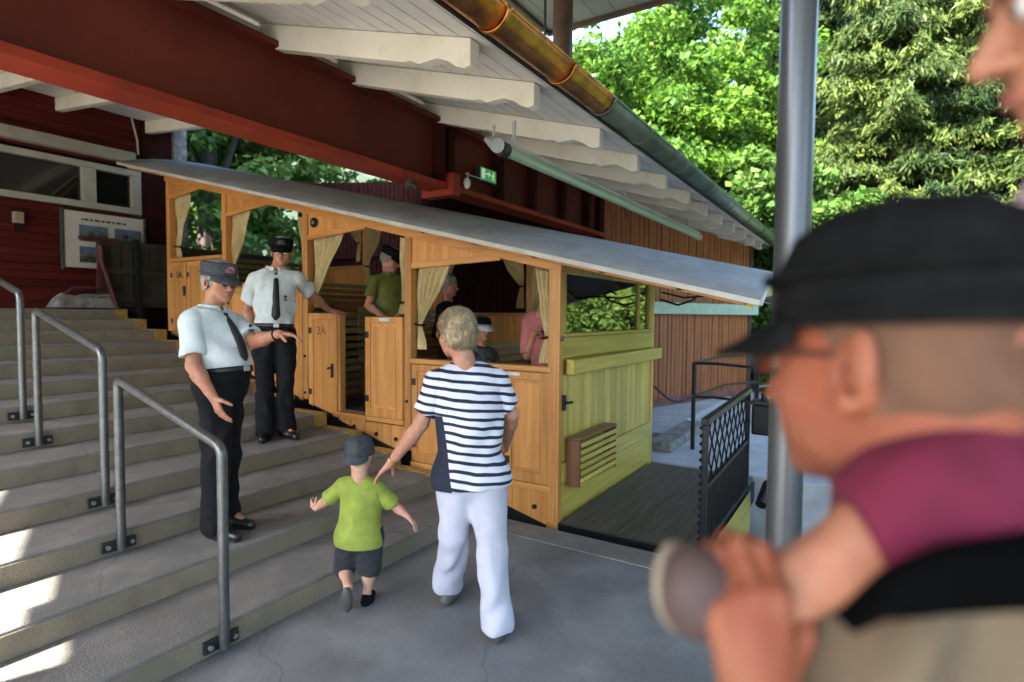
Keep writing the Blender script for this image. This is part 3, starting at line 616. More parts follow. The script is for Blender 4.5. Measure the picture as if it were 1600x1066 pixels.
# far side wall
for i in range(4):
    n = 7; w = (yb[i + 1] - yb[i] - .08) / n
    for j in range(n):
        a = yb[i] + .04 + j * w; MB().box((XF - .02, a + .002, zskirt(a)), (XF, a + w - .002, sill[i])).build('side_board', 'pine_z', car)
    bx('sill_rail', (XF - .06, yb[i] + .04, sill[i]), (XF + .03, yb[i + 1] - .04, sill[i] + .045), 'pine_y', car)
# partitions: low bench backs between compartments (slatted), benches
def bench(y, i, x0=4.45, x1=6.1, label=None):
    zf = flo[i]; b = MB()
    for k in range(8): MB().box((x0, y - .012, zf + .42 + k * .078), (x1, y + .012, zf + .42 + k * .078 + .058)).build('back_slat', 'slat', car, bev=.004)
    for k in range(4): MB().box((x0, y - .10 - k * .10 - .08, zf + .40), (x1, y - .10 - k * .10, zf + .425)).build('seat_slat', 'slat', car, bev=.004)
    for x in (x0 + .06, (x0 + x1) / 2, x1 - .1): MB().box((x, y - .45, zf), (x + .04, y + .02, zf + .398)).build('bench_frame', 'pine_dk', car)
bench(3.50, 0); bench(4.90, 1, 4.6); bench(6.3, 2, 4.3); bench(7.5, 3, 4.3)
for k in range(10): MB().box((XS + .1, 3.50, .66 + k * .09), (XF - .1, 3.53, .66 + k * .09 + .012)).build('slat', 'pine_dk', car) if False else None
# low inner partition behind the doorway with level slats
for k in range(11): MB().box((4.30, 4.905 + .02, .70 + k * .085), (5.9, 4.93, .70 + k * .085 + .055)).build('partition_slat', 'slat', car, bev=.003)
# end wall facing downhill (boards, rails, window)
EY = CY0
n = 15; w = (6.13 - 4.03) / n
for j in range(n):
    a = 4.03 + j * w; MB().box((a + .003, EY, .44), (a + w - .003, EY + .02, 1.135)).build('end_board', 'pine_bounce_z', car, bev=.006)
bx('end_backing', (4.0, EY + .022, -.05), (6.15, EY + .035, 1.40), 'pine_bounce_z', car)
bx('bottom_rail', (4.0, EY - .018, .28), (6.16, EY + .02, .437), 'pine_bounce_x', car, bev=.012)
bx('base_board', (3.97, EY - .006, .0), (6.17, EY + .02, .277), 'pine_bounce_x', car, bev=.004)
bx('upper_rail', (4.0, EY - .012, 1.262), (6.16, EY + .02, 1.43), 'pine_bounce_x', car, bev=.006)
bx('bumper_board', (4.04, EY - .085, 1.135), (6.28, EY - .02, 1.255), 'pine_bounce_x', car, bev=.008)
bx('window_sill', (3.99, EY - .03, 1.432), (6.17, EY + .05, 1.462), 'pine_bounce_x', car, bev=.006)
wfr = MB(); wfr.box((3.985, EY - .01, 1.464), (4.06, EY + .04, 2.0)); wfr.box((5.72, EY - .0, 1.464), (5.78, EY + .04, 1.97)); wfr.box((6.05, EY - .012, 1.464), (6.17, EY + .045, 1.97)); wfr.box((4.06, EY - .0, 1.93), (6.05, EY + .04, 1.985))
wo = wfr.build('end_window', 'pine_bounce_z', car, bev=.005)
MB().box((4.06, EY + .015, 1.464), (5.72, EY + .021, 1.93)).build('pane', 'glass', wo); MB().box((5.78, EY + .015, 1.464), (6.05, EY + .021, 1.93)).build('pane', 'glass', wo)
bx('corner_post', (3.925, EY - .02, -.07), (3.99, EY + .08, 2.02), 'pine_z', car, bev=.006)
bx('corner_post', (6.14, EY - .016, -.07), (6.20, EY + .08, 2.0), 'pine_bounce_z', car, bev=.006)
# folded slatted step on the end wall
gr = bx('slatted_rack', (4.10, EY - .14, .25), (4.80, EY - .02, .27), 'pine_bounce_x', car)
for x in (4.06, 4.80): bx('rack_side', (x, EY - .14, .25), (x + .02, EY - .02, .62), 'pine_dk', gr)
for k in range(6): MB().box((4.082, EY - .15, .285 + k * .056), (4.798, EY - .125, .285 + k * .056 + .036)).build('rack_slat', 'pine_bounce_x', gr, bev=.004)
bx('rack_top', (4.05, EY - .15, .625), (4.83, EY - .02, .64), 'pine_dk', gr)
bx('latch', (3.975, EY - .04, .86), (4.02, EY - .02, .98), 'black', car); MB().tube([(4.0, EY - .04, .92), (4.06, EY - .07, .92)], .010, 8).build('latch_grip', 'black', car)
for z in (1.08,): MB().ball((3.945, EY - .03, 1.42), .018, 8, 6).build('curtain_hook', 'galv', car)
# deck in front
for k in range(7):
    a = .955 + k * .151; MB().box((3.955, a, -.055), (6.17, a + .147, -.012)).build('deck_board', 'deck', car, bev=.003)
bx('deck_frame', (3.95, .94, -.26), (6.18, 2.0, -.06), 'void', car); bx('deck_edge', (3.935, .93, -.06), (3.952, 2.03, -.008), 'black', car)
bx('underframe', (4.05, 2.05, -.5), (6.1, 3.5, -.1), 'void', car)
ub = MB(); ub.prism([(4.0, 2.1, zskirt(2.1) - .02), (4.0, 7.6, zskirt(7.6) - .02), (4.0, 7.6, zskirt(7.6) - .3), (4.0, 2.1, zskirt(2.1) - .3)], (2.1, 0, 0)); ub.build('underframe', 'void', car)
for y in (1.5, 6.6): MB().tube([(4.4, y, zt(y) + .38), (4.46, y, zt(y) + .38)], .2, 20).build('wheel', 'bracket', car)
# roof: arched canvas on boards
def roofz(x, y, lift=0.):
    t = (x - 3.73) / (6.42 - 3.73); return zroof(y) - .01 + .25 * (4 * t * (1 - t)) ** .8 * (.97) + lift
rf = MB().grid(lambda u, v: (3.73 + 2.69 * u, .57 + 7.8 * v, roofz(3.73 + 2.69 * u, .57 + 7.8 * v)), 28, 20).build('roof', 'canvas', car, smooth=True)
rf.modifiers.new('thick', 'SOLIDIFY').thickness = .022
MB().beam((3.725, .565, zroof(.565) - .018), (3.725, 8.38, zroof(8.38) - .018), .022, .036).build('roof_trim', 'trimw', rf, bev=.004)
MB().beam((6.425, .565, zroof(.565) - .018), (6.425, 8.38, zroof(8.38) - .018), .022, .05).build('roof_trim', 'trimw', rf)
ed = MB(); ed.tube([(3.73 + 2.69 * t, .562, roofz(3.73 + 2.69 * t, .562) - .012) for t in np.linspace(0, 1, 24)], .016, 6); ed.build('roof_front_trim', 'trimw', rf)
for y in list(np.arange(1.05, 8.2, .55)):
    MB().prism([(x, y, roofz(x, y) - .026 - .0) for x in np.linspace(3.8, 6.35, 12)] + [(x, y, roofz(x, y) - .075) for x in np.linspace(6.35, 3.8, 12)], (0, .04, 0)).build('roof_bow', 'pine_y', rf)
fb = MB(); fb.prism([(x, .62, roofz(x, .62) - .027) for x in np.linspace(3.78, 6.37, 14)] + [(6.37, .62, 1.65), (6.1, .62, 1.72), (5.08, .62, 1.79), (4.06, .62, 1.72), (3.78, .62, 1.65)], (0, .03, 0)); fb.build('front_valance', 'pine_bounce_x', rf)
# scroll bracket at the front
MB().tube([(6.2, 1.95, 1.78), (6.16, 1.75, 1.72), (6.12, 1.6, 1.76), (6.14, 1.5, 1.84), (6.18, 1.56, 1.88), (6.18, 1.64, 1.84)], .012, 8).build('scroll_bracket', 'black', car)
MB().tube([(6.25, 1.95, 1.86), (6.22, 1.7, 1.80), (6.2, 1.4, 1.82), (6.2, 1.1, 1.80)], .010, 8).build('scroll_bracket', 'black', car)
# braces: triangular plate with a slanted trim, on the downhill side of each post
def brace(y, drop, run, knob=False):
    y0 = y - .04; a = (XS - .01, y0, zroof(y0) - .112); b = (XS - .01, y0, zroof(y0) - .112 - drop); c = (XS - .01, y0 - run, zroof(y0 - run) - .112)
    o = MB().prism([a, b, c], (.014, 0, 0)).build('brace_plate', 'pine_z', car)
    MB().beam((XS - .012, y0, b[2] + .028), (XS - .012, y0 - run, c[2] + .006), .03, .05, up=(0, 0, 1)).build('brace_trim', 'pine_y', o, bev=.004)
    if knob:
        MB().tube([(XS - .012, y - .14, zroof(y) - .22), (XS - .035, y - .14, zroof(y) - .22)], .05, 20).build('round_knob', 'black', o, bev=.006)
        MB().tube([(XS - .036, y - .14, zroof(y) - .22), (XS - .04, y - .14, zroof(y) - .22)], .018, 12).build('knob_centre', 'bolt', o)
brace(7.56, .22, .62); brace(6.36, .25, .72); brace(4.95, .27, .82, True); brace(3.55, .28, .95)
# curtains
def curtain(x, ypost, sgn, w0, ztop, ztie, zend, w1=.05, seed=0, slope=.2358):
    """pleated cloth gathered towards the post; sgn=-1 hangs on the downhill side"""
    ph = seed * 1.7
    def f(u, v):
        t = v; zt_ = ztie
        if v < .82:
            s = v / .82; w = w0 * (1 - s ** 1.25) + w1 * s ** 1.25; z = ztop + (ztie - ztop) * s
        else:
            s = (v - .82) / .18; w = w1 + .05 * math.sin(min(1, s * 1.1) * 1.5); z = ztie + (zend - ztie) * s
        yy = ypost + sgn * (.01 + w * u)
        zz = z + (slope * (yy - ypost)) * (1 - v) + (.05 * math.sin(math.pi * u) * (v if v < .82 else 0))
        amp = .022 * (.5 + .5 * min(1, w / .15)) * (.6 + .4 * math.sin(v * 5 + ph))
        xx = x + amp * math.sin(u * 2 * math.pi * (5 if w0 > .2 else 3) + ph + .6 * math.sin(v * 4)) + .008 * math.sin(v * 11 + u * 4 + ph)
        return (xx, yy, zz)
    o = MB().grid(f, 64, 40).build('curtain', 'cream', car, smooth=True)
    MB().tube([(x - .03, ypost, ztie + .01), (x - .035, ypost + sgn * (w1 + .015), ztie), (x + .03, ypost + sgn * (w1 + .015), ztie), (x + .03, ypost, ztie + .01)], .010, 6).build('tie_band', 'redpost', o)
xc = XS + .045
curtain(xc, 7.50, -1, .30, 3.13, 2.42, 2.29, seed=1); curtain(xc, 6.41, 1, .10, 2.92, 2.2, 2.0, w1=.07, seed=2)
curtain(xc, 6.31, -1, .36, 2.86, 2.13, 1.95, seed=3); curtain(xc, 5.0, 1, .12, 2.58, 1.98, 1.75, w1=.03, seed=4)
curtain(xc, 4.90, -1, .42, 2.52, 1.78, 1.66, w1=.02, seed=5); curtain(xc, 3.60, 1, .10, 2.28, 1.70, 1.60, w1=.06, seed=6)
curtain(xc, 3.50, -1, .42, 2.24, 1.50, 1.28, seed=7); curtain(xc, 2.12, 1, .14, 1.93, 1.42, 1.22, w1=.05, seed=8)
xf = XF - .10
for yp, i in ((7.5, 3), (6.32, 2), (4.9, 1), (3.5, 0)): curtain(xf, yp, -1, .34, zroof(yp) - .14, sill[i] + .36, sill[i] + .1, seed=9 + i)
for yp, i in ((6.40, 3), (5.0, 2), (3.6, 1), (2.12, 0)): curtain(xf, yp, 1, .34, zroof(yp) - .14, sill[i] + .36, sill[i] + .1, seed=19 + i)
# iron guard at the front of the deck
gd = MB(); FY = .93
def tub(name, path, r, m='black', par=car, n=8): return MB().tube(path, r, n).build(name, m, par, smooth=True)
fg = bx('guard_post', (3.985, FY - .02, -.03), (4.025, FY + .02, .86), 'black', car, bev=.004)
bx('guard_post', (5.60, FY - .02, -.03), (5.64, FY + .02, .92), 'black', car, bev=.004)
for a, b in zip(np.arange(0, .84, .055), np.arange(0, .84, .055)): MB().ball((3.978, FY + .02, a + .02), .014, 6, 5).build('rivet', 'black', fg)
MB().beam((3.98, FY, .885), (5.66, FY, .925), .05, .045).build('top_rail', 'black', fg, bev=.006)
MB().beam((4.02, FY, .425), (5.6, FY, .465), .03, .03).build('mid_rail', 'black', fg)
MB().beam((4.02, FY, .02), (5.6, FY, .02), .03, .03).build('bottom_rail', 'black', fg)
bx('post_lining', (4.03, FY + .0, .05), (4.06, FY + .012, .82), 'pine_bounce_z', fg)
x = 4.08
while x < 5.58: tub('baluster', [(x, FY, .02), (x, FY, .43 + .025 * (x - 4.02))], .009, par=fg, n=6); x += .095
lat = []
for i in range(-3, 12):
    x0 = 4.03 + i * .17
    for s in (1, -1):
        xa, xb = (x0, x0 + .36) if s > 0 else (x0 + .36, x0)
        za, zb_ = .45, .88
        # clip to the frame
        def cl(xa, za, xb, zb_):
            lo, hi = 4.03, 5.59; t0, t1 = 0, 1; dx = xb - xa
            for lim, sg in ((lo, 1), (hi, -1)):
                da = (xa - lim) * sg; db = (xb - lim) * sg
                if da < 0 and db < 0: return None
                if da < 0: t0 = max(t0, da / (da - db))
                if db < 0: t1 = min(t1, da / (da - db))
            return (xa + dx * t0, za + (zb_ - za) * t0, xa + dx * t1, za + (zb_ - za) * t1) if t1 > t0 else None
        c = cl(xa, za, xb, zb_)
        if c and c[2] - c[0]: tub('lattice_bar', [(c[0], FY + .008 * s, c[1]), (c[2], FY + .008 * s, c[3])], .006, par=fg, n=6)
bx('apron_panel', (3.98, FY - .03, -.42), (5.70, FY - .022, -.03), 'pine_bounce_x', car, bev=.004)
# lamp box on the guard and lever rod
lb = thing('lamp_box', 'black lamp box hanging on the far end of the iron guard', 'lamp', (5.75, .85, .5))
bx('box_body', (5.62, .72, .52), (5.84, .90, .80), 'black', lb, bev=.02); bx('box_lid', (5.60, .70, .80), (5.86, .92, .83), 'bracket', lb, bev=.01)
MB().tube([(5.73, .81, .83), (5.73, .81, .90)], .03, 10).build('chimney', 'black', lb)
lr = thing('brake_lever', 'long dark slanting lever rod behind the iron guard', 'lever', (6.1, .75, 0))
MB().tube([(5.55, .78, -.05), (6.75, .62, .62)], .022, 8).build('rod', 'bracket', lr, smooth=True); MB().tube([(5.5, .78, -.08), (5.72, .75, .06)], .05, 10).build('hub', 'black', lr, smooth=True)

# ------------------------------------------------------------------ railings on the far platform and chain
rl = thing('path_railing', 'black tubular railing with two bars on the paving beyond the car', 'railing', (7.26, 1.8, -.06))
P1, P2, P3 = (7.26, 1.84), (9.55, 1.45), (7.55, .45)
for p, h in ((P1, 1.03), (P2, 1.0), (P3, .98)): MB().tube([(p[0], p[1], -.06), (p[0], p[1], h)], .026, 10).build('post', 'black', rl, smooth=True)
for h in (1.02, .60):
    MB().tube([(*P1, h), (8.6, 1.75, h + .02), (*P2, h)], .018, 8).build('bar', 'black', rl, smooth=True)
    MB().tube([(*P1, h), (7.35, 1.6, h), (*P3, h - .08), (7.9, -1.8, h - .2)], .018, 8).build('bar', 'black', rl, smooth=True)
MB().tube([(7.9, -1.8, -.08), (7.9, -1.8, .85)], .026, 10).build('post', 'black', rl, smooth=True)
rl2 = thing('far_railing', 'thin pale railing climbing behind the black one at the wall end', 'railing', (10.6, 1.2, -.06))
for x, y in ((9.7, 1.5), (11.5, .6), (13.2, -.3)): MB().tube([(x, y, -.06), (x, y, .95)], .02, 8).build('post', 'galv', rl2)
for h in (.93, .5): MB().tube([(9.7, 1.5, h), (11.5, .6, h), (13.2, -.3, h)], .016, 8).build('bar', 'galv', rl2)
ch = thing('chain', 'slack chain from the car corner to the black railing post', 'chain', (6.7, 1.9, .6))
cpth = [(6.2 + 1.06 * t, 2.0 - .16 * t, .83 - .21 * t - .12 * math.sin(math.pi * t)) for t in np.linspace(0, 1, 30)]
for i in range(len(cpth) - 1):
    a, b = Vector(cpth[i]), Vector(cpth[i + 1]); MB().tube([a, (a + b) / 2, b + (b - a) * .2], [.007, .015, .007], 6).build('link', 'bracket', ch)
# ------------------------------------------------------------------ vegetation
def leaves(centres, size, spread, n_per, flat=.6, droop=0., r=None, aspect=1.0, up_bias=0.):
    """leaf-sized quads scattered round clump centres"""
    r = r or rng; C = np.repeat(centres, n_per, 0); n = len(C)
    off = r.normal(0, 1, (n, 3)); off /= np.linalg.norm(off, axis=1, keepdims=True) + 1e-9
    off *= (r.random((n, 1)) ** .45) * spread; off[:, 2] *= flat; P = C + off
    nrm = r.normal(0, 1, (n, 3)); nrm[:, 2] += up_bias; nrm += off / spread * 1.2; nrm /= np.linalg.norm(nrm, axis=1, keepdims=True)
    t = np.cross(nrm, r.normal(0, 1, (n, 3))); t /= np.linalg.norm(t, axis=1, keepdims=True) + 1e-9
    if droop:
        t[:, 2] -= droop; t /= np.linalg.norm(t, axis=1, keepdims=True)
    b = np.cross(nrm, t); s = size * np.exp(np.clip(r.normal(-.08, .30, (n, 1)), -.7, .42))
    # five-cornered leaf folded as two triangles and a quad -> use quad (kite)
    V = np.stack([P - t * s, P + b * s * .55 * aspect - t * s * .1, P + t * s, P - b * s * .55 * aspect - t * s * .1], 1).reshape(-1, 3)
    Fq = np.arange(n * 4).reshape(n, 4); return V, Fq, r.random(n)
def limb_tubes(mb, base, top, r0, limbs, seed):
    rr = np.random.default_rng(seed); B, T_ = np.array(base), np.array(top)
    path = [B + (T_ - B) * t + np.array([rr.normal(0, .12), rr.normal(0, .12), 0]) * t for t in np.linspace(0, 1, 7)]
    mb.tube([tuple(p) for p in path], [r0 * (1 - .8 * t) for t in np.linspace(0, 1, 7)], 8)
    for i, l in enumerate(limbs):
        t = .3 + .65 * i / len(limbs); s = B + (T_ - B) * t; e = np.array(l)
        mid = (s + e) / 2 + np.array([0, 0, .08 * np.linalg.norm(e - s)]); mb.tube([tuple(s), tuple(mid), tuple(e)], [r0 * .3, r0 * .2, r0 * .06], 6)
def broadleaf(x, y, h, rad, m, label, n_cl=260, leaf=.11, per=110, seed=1, group=None, low=.12, name='broadleaf_tree'):
    r = np.random.default_rng(seed); z0 = float(hz(np.array(x * 1.), np.array(y * 1.)))
    root = thing(name, label, 'tree', (x, y, z0), group)
    d = r.normal(0, 1, (n_cl, 3)); d /= np.linalg.norm(d, axis=1, keepdims=True); rr = r.random((n_cl, 1)) ** .38
    cz = z0 + h * (low + (1 - low) / 2); C = d * rr * np.array([rad, rad, h * (1 - low) / 2]) * (1 + .22 * np.sin(d[:, :1] * 7 + seed) * np.cos(d[:, 1:2] * 5)) + np.array([x, y, cz])
    V, Fq, tone = leaves(C, leaf, rad * .19, per, flat=.55, r=r, up_bias=.8)
    ctone = r.random(n_cl); tone = np.clip(.55 * np.repeat(ctone, per) + .45 * tone, 0, 1)
    mb = MB(); limb_tubes(mb, (x, y, z0 - .3), (x + .2, y, z0 + h * .8), .035 * h * .6, [tuple(C[i]) for i in range(0, n_cl, max(1, n_cl // 14))], seed)
    mb.build('trunk', 'bark', root, smooth=True); arr_mesh('crown', V, Fq, m, root, tone=tone); return root
def nrmv(v): return v / (np.linalg.norm(v) + 1e-9)
def conifer(x, y, h, rad, m, label, seed=1, whorls=26, leaf=.10, dens=1., group=None, droop=.35, name='spruce_tree', lowfrac=.06):
    r = np.random.default_rng(seed); z0 = float(hz(np.array(x * 1.), np.array(y * 1.)))
    root = thing(name, label, 'tree', (x, y, z0), group); mb = MB(); mb.tube([(x, y, z0 - .3), (x, y, z0 + h * .5), (x, y, z0 + h)], [.017 * h, .011 * h, .02], 8)
    Cs = []; T = []; DR = []
    for k in range(whorls):
        t = k / whorls; z = z0 + h * (lowfrac + (1 - lowfrac) * t ** .95); L = rad * (1 - t) ** .75 * r.uniform(.8, 1.12); nb = int(r.integers(6, 9))
        z += r.uniform(-.02, .02) * h
        for j in range(nb):
            if r.random() < .12: continue
            a = 2 * math.pi * (j + r.random() * .9) / nb; l = L * r.uniform(.55, 1.18); d = np.array([math.cos(a), math.sin(a)]); zz = z + r.uniform(-.015, .015) * h; dr = droop * r.uniform(.6, 1.5)
            s = np.linspace(.10, 1, max(6, int(l * 6)))
            pts = np.stack([x + d[0] * l * s, y + d[1] * l * s, zz + l * (.14 * s - dr * s ** 2 + .16 * s ** 4)], 1)
            if k % 2 == 0: mb.tube([tuple(pts[0]), tuple(pts[len(pts) // 2]), tuple(pts[-1])], [.012 * l + .01, .008 * l + .005, .004], 5)
            side = np.array([-d[1], d[0], 0]); bt = r.random()
            for q, sv in zip(pts, s):       # side sprays of twigs with hanging tips
                wmax = .42 * l * (1.05 - sv) + .10
                for w in np.linspace(-1, 1, 5) + r.uniform(-.15, .15, 5):
                    tip = q + side * w * wmax + np.array([d[0], d[1], 0]) * .25 * abs(w) * wmax - np.array([0, 0, 1]) * (.35 * abs(w) * wmax + .05 + r.random() * .16)
                    Cs.append(q * .35 + tip * .65 + r.normal(0, .05, 3)); T.append(bt); DR.append(nrmv(tip - q + np.array([d[0] * .12, d[1] * .12, -.12]) + r.normal(0, .03, 3)))
    C = np.array(Cs); T = np.array(T); DR = np.array(DR); per = max(4, int(10 * dens)); n = len(C) * per
    P = np.repeat(C, per, 0) + np.repeat(DR, per, 0) * r.uniform(-.22, .22, (n, 1)) + r.normal(0, .055, (n, 3)) * [1, 1, .7]
    t = np.repeat(DR, per, 0) + r.normal(0, .45, (n, 3)); t /= np.linalg.norm(t, axis=1, keepdims=True)
    nn = r.normal(0, 1, (n, 3)) + [0, 0, .8]; b = np.cross(nn, t); b /= np.linalg.norm(b, axis=1, keepdims=True) + 1e-9; sz = leaf * r.uniform(.5, 1.5, (n, 1))
    V = np.stack([P - t * sz, P + b * sz * .20, P + t * sz, P - b * sz * .20], 1).reshape(-1, 3); Fq = np.arange(n * 4).reshape(n, 4)
    tone = np.clip(.5 * np.repeat(T, per) + .5 * r.random(n), 0, 1) ** 1.7
    mb.build('trunk', 'bark', root, smooth=True); arr_mesh('crown', V, Fq, m, root, tone=tone); return root
GR = 'trees on the slope behind the station'
def tp(px, D):      # a spot on the slope seen in direction px at depth D
    x = (px - 800) / 900 * D; return .528 * x + .8486 * D, -.849 * x + .527 * D
broadleaf(*tp(965, 16), 10.4, 3.3, 'maple', 'bright yellow-green maple rising right behind the copper gutter', 320, .085, 230, 11, GR, name='maple_tree')
broadleaf(*tp(1100, 19), 13.0, 3.2, 'maple', 'mid-green leafy tree left of the steel pole behind the zinc gutter', 280, .088, 200, 12, GR, name='maple_tree')
broadleaf(*tp(1175, 14), 6.6, 2.4, 'beech', 'darker green beech low between the gutter end and the steel pole', 230, .09, 170, 13, GR, name='beech_tree')
broadleaf(*tp(905, 24), 10.5, 3.6, 'beech', 'tall dark green broadleaf behind the bright maple', 240, .14, 110, 14, GR, name='beech_tree')
conifer(*tp(1385, 14.5), 12.5, 3.6, 'spruce', 'large spruce with sunlit drooping branches right of the steel pole', 21, 32, .10, 1.7, GR)
conifer(*tp(1570, 13), 11, 3.6, 'spruce', 'spruce with pale green tips at the right edge above the black cap', 22, 30, .10, 1.6, GR)
conifer(*tp(1255, 21), 17, 3.8, 'spruce', 'slim dark spruce standing directly behind the steel pole', 28, 30, .13, 1.1, GR)
conifer(*tp(1480, 24), 19, 4.4, 'darkfir', 'dark fir standing between the two sunlit spruces farther back', 23, 28, .16, 1.0, GR, name='fir_tree')
conifer(*tp(1035, 31), 19, 4.4, 'darkfir', 'very dark tall fir at the top of the maple crowns', 24, 26, .18, .8, GR, name='fir_tree')
conifer(*tp(1330, 30), 22, 4.6, 'darkfir', 'tallest dark fir far behind the steel pole', 25, 26, .18, .8, GR, name='fir_tree')
conifer(*tp(1190, 34), 21, 4.6, 'darkfir', 'distant dark fir showing between the maples and the pole', 29, 26, .2, .7, GR, name='fir_tree')
broadleaf(*tp(1490, 11.5), 3.6, 2.2, 'bush', 'pale green leafy shrub low at the right edge behind the black cap', 150, .07, 150, 61, GR, .05, name='hazel_shrub')
# trees seen through the gap above the car and through its windows
GB = 'leafy trees behind the top of the track'
broadleaf(8.6, 14.8, 16, 3.4, 'bush', 'sunlit leafy tree seen left in the gap under the red beam', 240, .11, 120, 31, GB, .02, name='hazel_tree')
broadleaf(12.0, 15.2, 15.0, 3.2, 'bush', 'sunlit leafy tree seen right in the gap under the red beam', 240, .11, 120, 32, GB, .02, name='hazel_tree')
broadleaf(10.5, 20, 16, 4.2, 'beech', 'dark leafy tree behind the two in the gap under the red beam', 180, .16, 90, 33, GB, .02, name='beech_tree')
broadleaf(6.6, 17, 15, 3.6, 'beech', 'dark leafy tree behind the grey post at the building corner', 150, .16, 80, 34, GB, .02, name='beech_tree')
conifer(-.5, 12.6, 15, 3.6, 'darkfir', 'unseen dark fir added behind the red building to block sun', 37, 22, .18, .5, GB, name='fir_tree')  # added out of view to stop sun reaching the far side wall
conifer(3.4, 13.4, 16, 3.6, 'darkfir', 'unseen dark fir added behind the right end of the red building to block sun', 38, 22, .18, .5, GB, name='fir_tree')  # second hidden fir put in against the same sun
# downhill side, mirrored in the car window
broadleaf(9.5, -9.0, 8, 3.2, 'bush', 'leafy tree on the downhill side of the track', 160, .13, 70, 41, None, .05, name='hazel_tree')
broadleaf(4.5, -15.0, 9, 3.6, 'beech', 'dark leafy tree farther down beside the platform', 150, .15, 70, 42, None, .05, name='beech_tree')
broadleaf(6.95, -.02, 1.25, .5, 'bush', 'small bright green shrub at the foot of the steel pole beyond the platform', 50, .035, 90, 62, None, .05, name='shrub')
# low undergrowth at the foot of the slope
def under(name, x0, x1, y0, y1, h, n, m, leaf, seed):
    r = np.random.default_rng(seed); C = np.stack([r.uniform(x0, x1, n), r.uniform(y0, y1, n), np.zeros(n)], 1)
    C[:, 2] = hz(C[:, 0], C[:, 1]) + r.random(n) ** .7 * h * (1 + .5 * np.sin(C[:, 1] * 1.7 + C[:, 0])); V, Fq, t = leaves(C, leaf, .3, 16, r=r, up_bias=.8)
    o = arr_mesh(name, V, Fq, m, tone=t, origin=((x0 + x1) / 2, (y0 + y1) / 2, 0)); o['kind'] = 'stuff'; setp(o, 'leafy undergrowth at the foot of the wooded slope', 'undergrowth'); return o
under('undergrowth', 13.4, 20, -12, 7, 2.2, 3600, 'beech', .10, 51)
under('undergrowth', 6, 16, 12.2, 15, 1.2, 1100, 'bush', .10, 52)
# ------------------------------------------------------------------ figures: implicit bodies turned into one skin
def nrm_(v): v = np.asarray(v, float); return v / (np.linalg.norm(v) + 1e-12)
def cone(a, b, ra, rb, k=.03, ax=None, fl=1., sub=False): return ('c', np.array(a, float), np.array(b, float), ra, rb, k, None if ax is None else nrm_(ax), fl, sub)
def ell(c, A, r, k=.03, sub=False): return ('e', np.array(c, float), np.array(A, float), np.array(r, float), k, sub)
def field(prims, lo, hi, h, wr=None):
    n = np.maximum(((hi - lo) / h).astype(int) + 1, 3); ax = [lo[i] + h * np.arange(n[i]) for i in range(3)]
    F = np.full(n, .12, np.float32)
    for p in prims:
        if p[0] == 'c': pts = np.array([p[1], p[2]]); R = max(p[3], p[4]) * max(1, p[7]); k, sub = p[5], p[8]
        else: pts = p[1][None]; R = p[3].max(); k, sub = p[4], p[5]
        m = R + .045 + k; i0 = np.clip(((pts.min(0) - m - lo) / h).astype(int), 0, n); i1 = np.clip(((pts.max(0) + m - lo) / h).astype(int) + 2, 0, n)
        if (i1 <= i0).any(): continue
        sl = tuple(slice(i0[j], i1[j]) for j in range(3))
        X = ax[0][sl[0]][:, None, None]; Y = ax[1][sl[1]][None, :, None]; Z = ax[2][sl[2]][None, None, :]
        if p[0] == 'c':
            a, b = p[1], p[2]
            px, py, pz = X - a[0], Y - a[1], Z - a[2]; d = b - a
            if p[6] is not None:
                q = p[6]; s = (px * q[0] + py * q[1] + pz * q[2]) * (1 / p[7] - 1); px, py, pz = px + s * q[0], py + s * q[1], pz + s * q[2]
            t = np.clip((px * d[0] + py * d[1] + pz * d[2]) / (d @ d + 1e-12), 0, 1)
            D = np.sqrt((px - t * d[0]) ** 2 + (py - t * d[1]) ** 2 + (pz - t * d[2]) ** 2) - (p[3] + (p[4] - p[3]) * t)
            if p[6] is not None: D = D * min(1, p[7])
        else:
            c, A, r = p[1], p[2], p[3]; px, py, pz = X - c[0], Y - c[1], Z - c[2]
            q = [(px * A[j][0] + py * A[j][1] + pz * A[j][2]) for j in range(3)]
            k0 = np.sqrt(sum((q[j] / r[j]) ** 2 for j in range(3))); k1 = np.sqrt(sum((q[j] / r[j] ** 2) ** 2 for j in range(3))) + 1e-9; D = k0 * (k0 - 1) / k1
        G = F[sl]
        if sub: hh = np.clip(.5 - .5 * (G + D) / k, 0, 1); F[sl] = G + (-D - G) * hh + k * hh * (1 - hh)
        else: hh = np.clip(.5 + .5 * (G - D) / k, 0, 1); F[sl] = G + (D - G) * hh - k * hh * (1 - hh)
    if wr is not None:
        X, Y, Z = np.meshgrid(*ax, indexing='ij'); F += wr(X, Y, Z).astype(np.float32)
    return F, ax
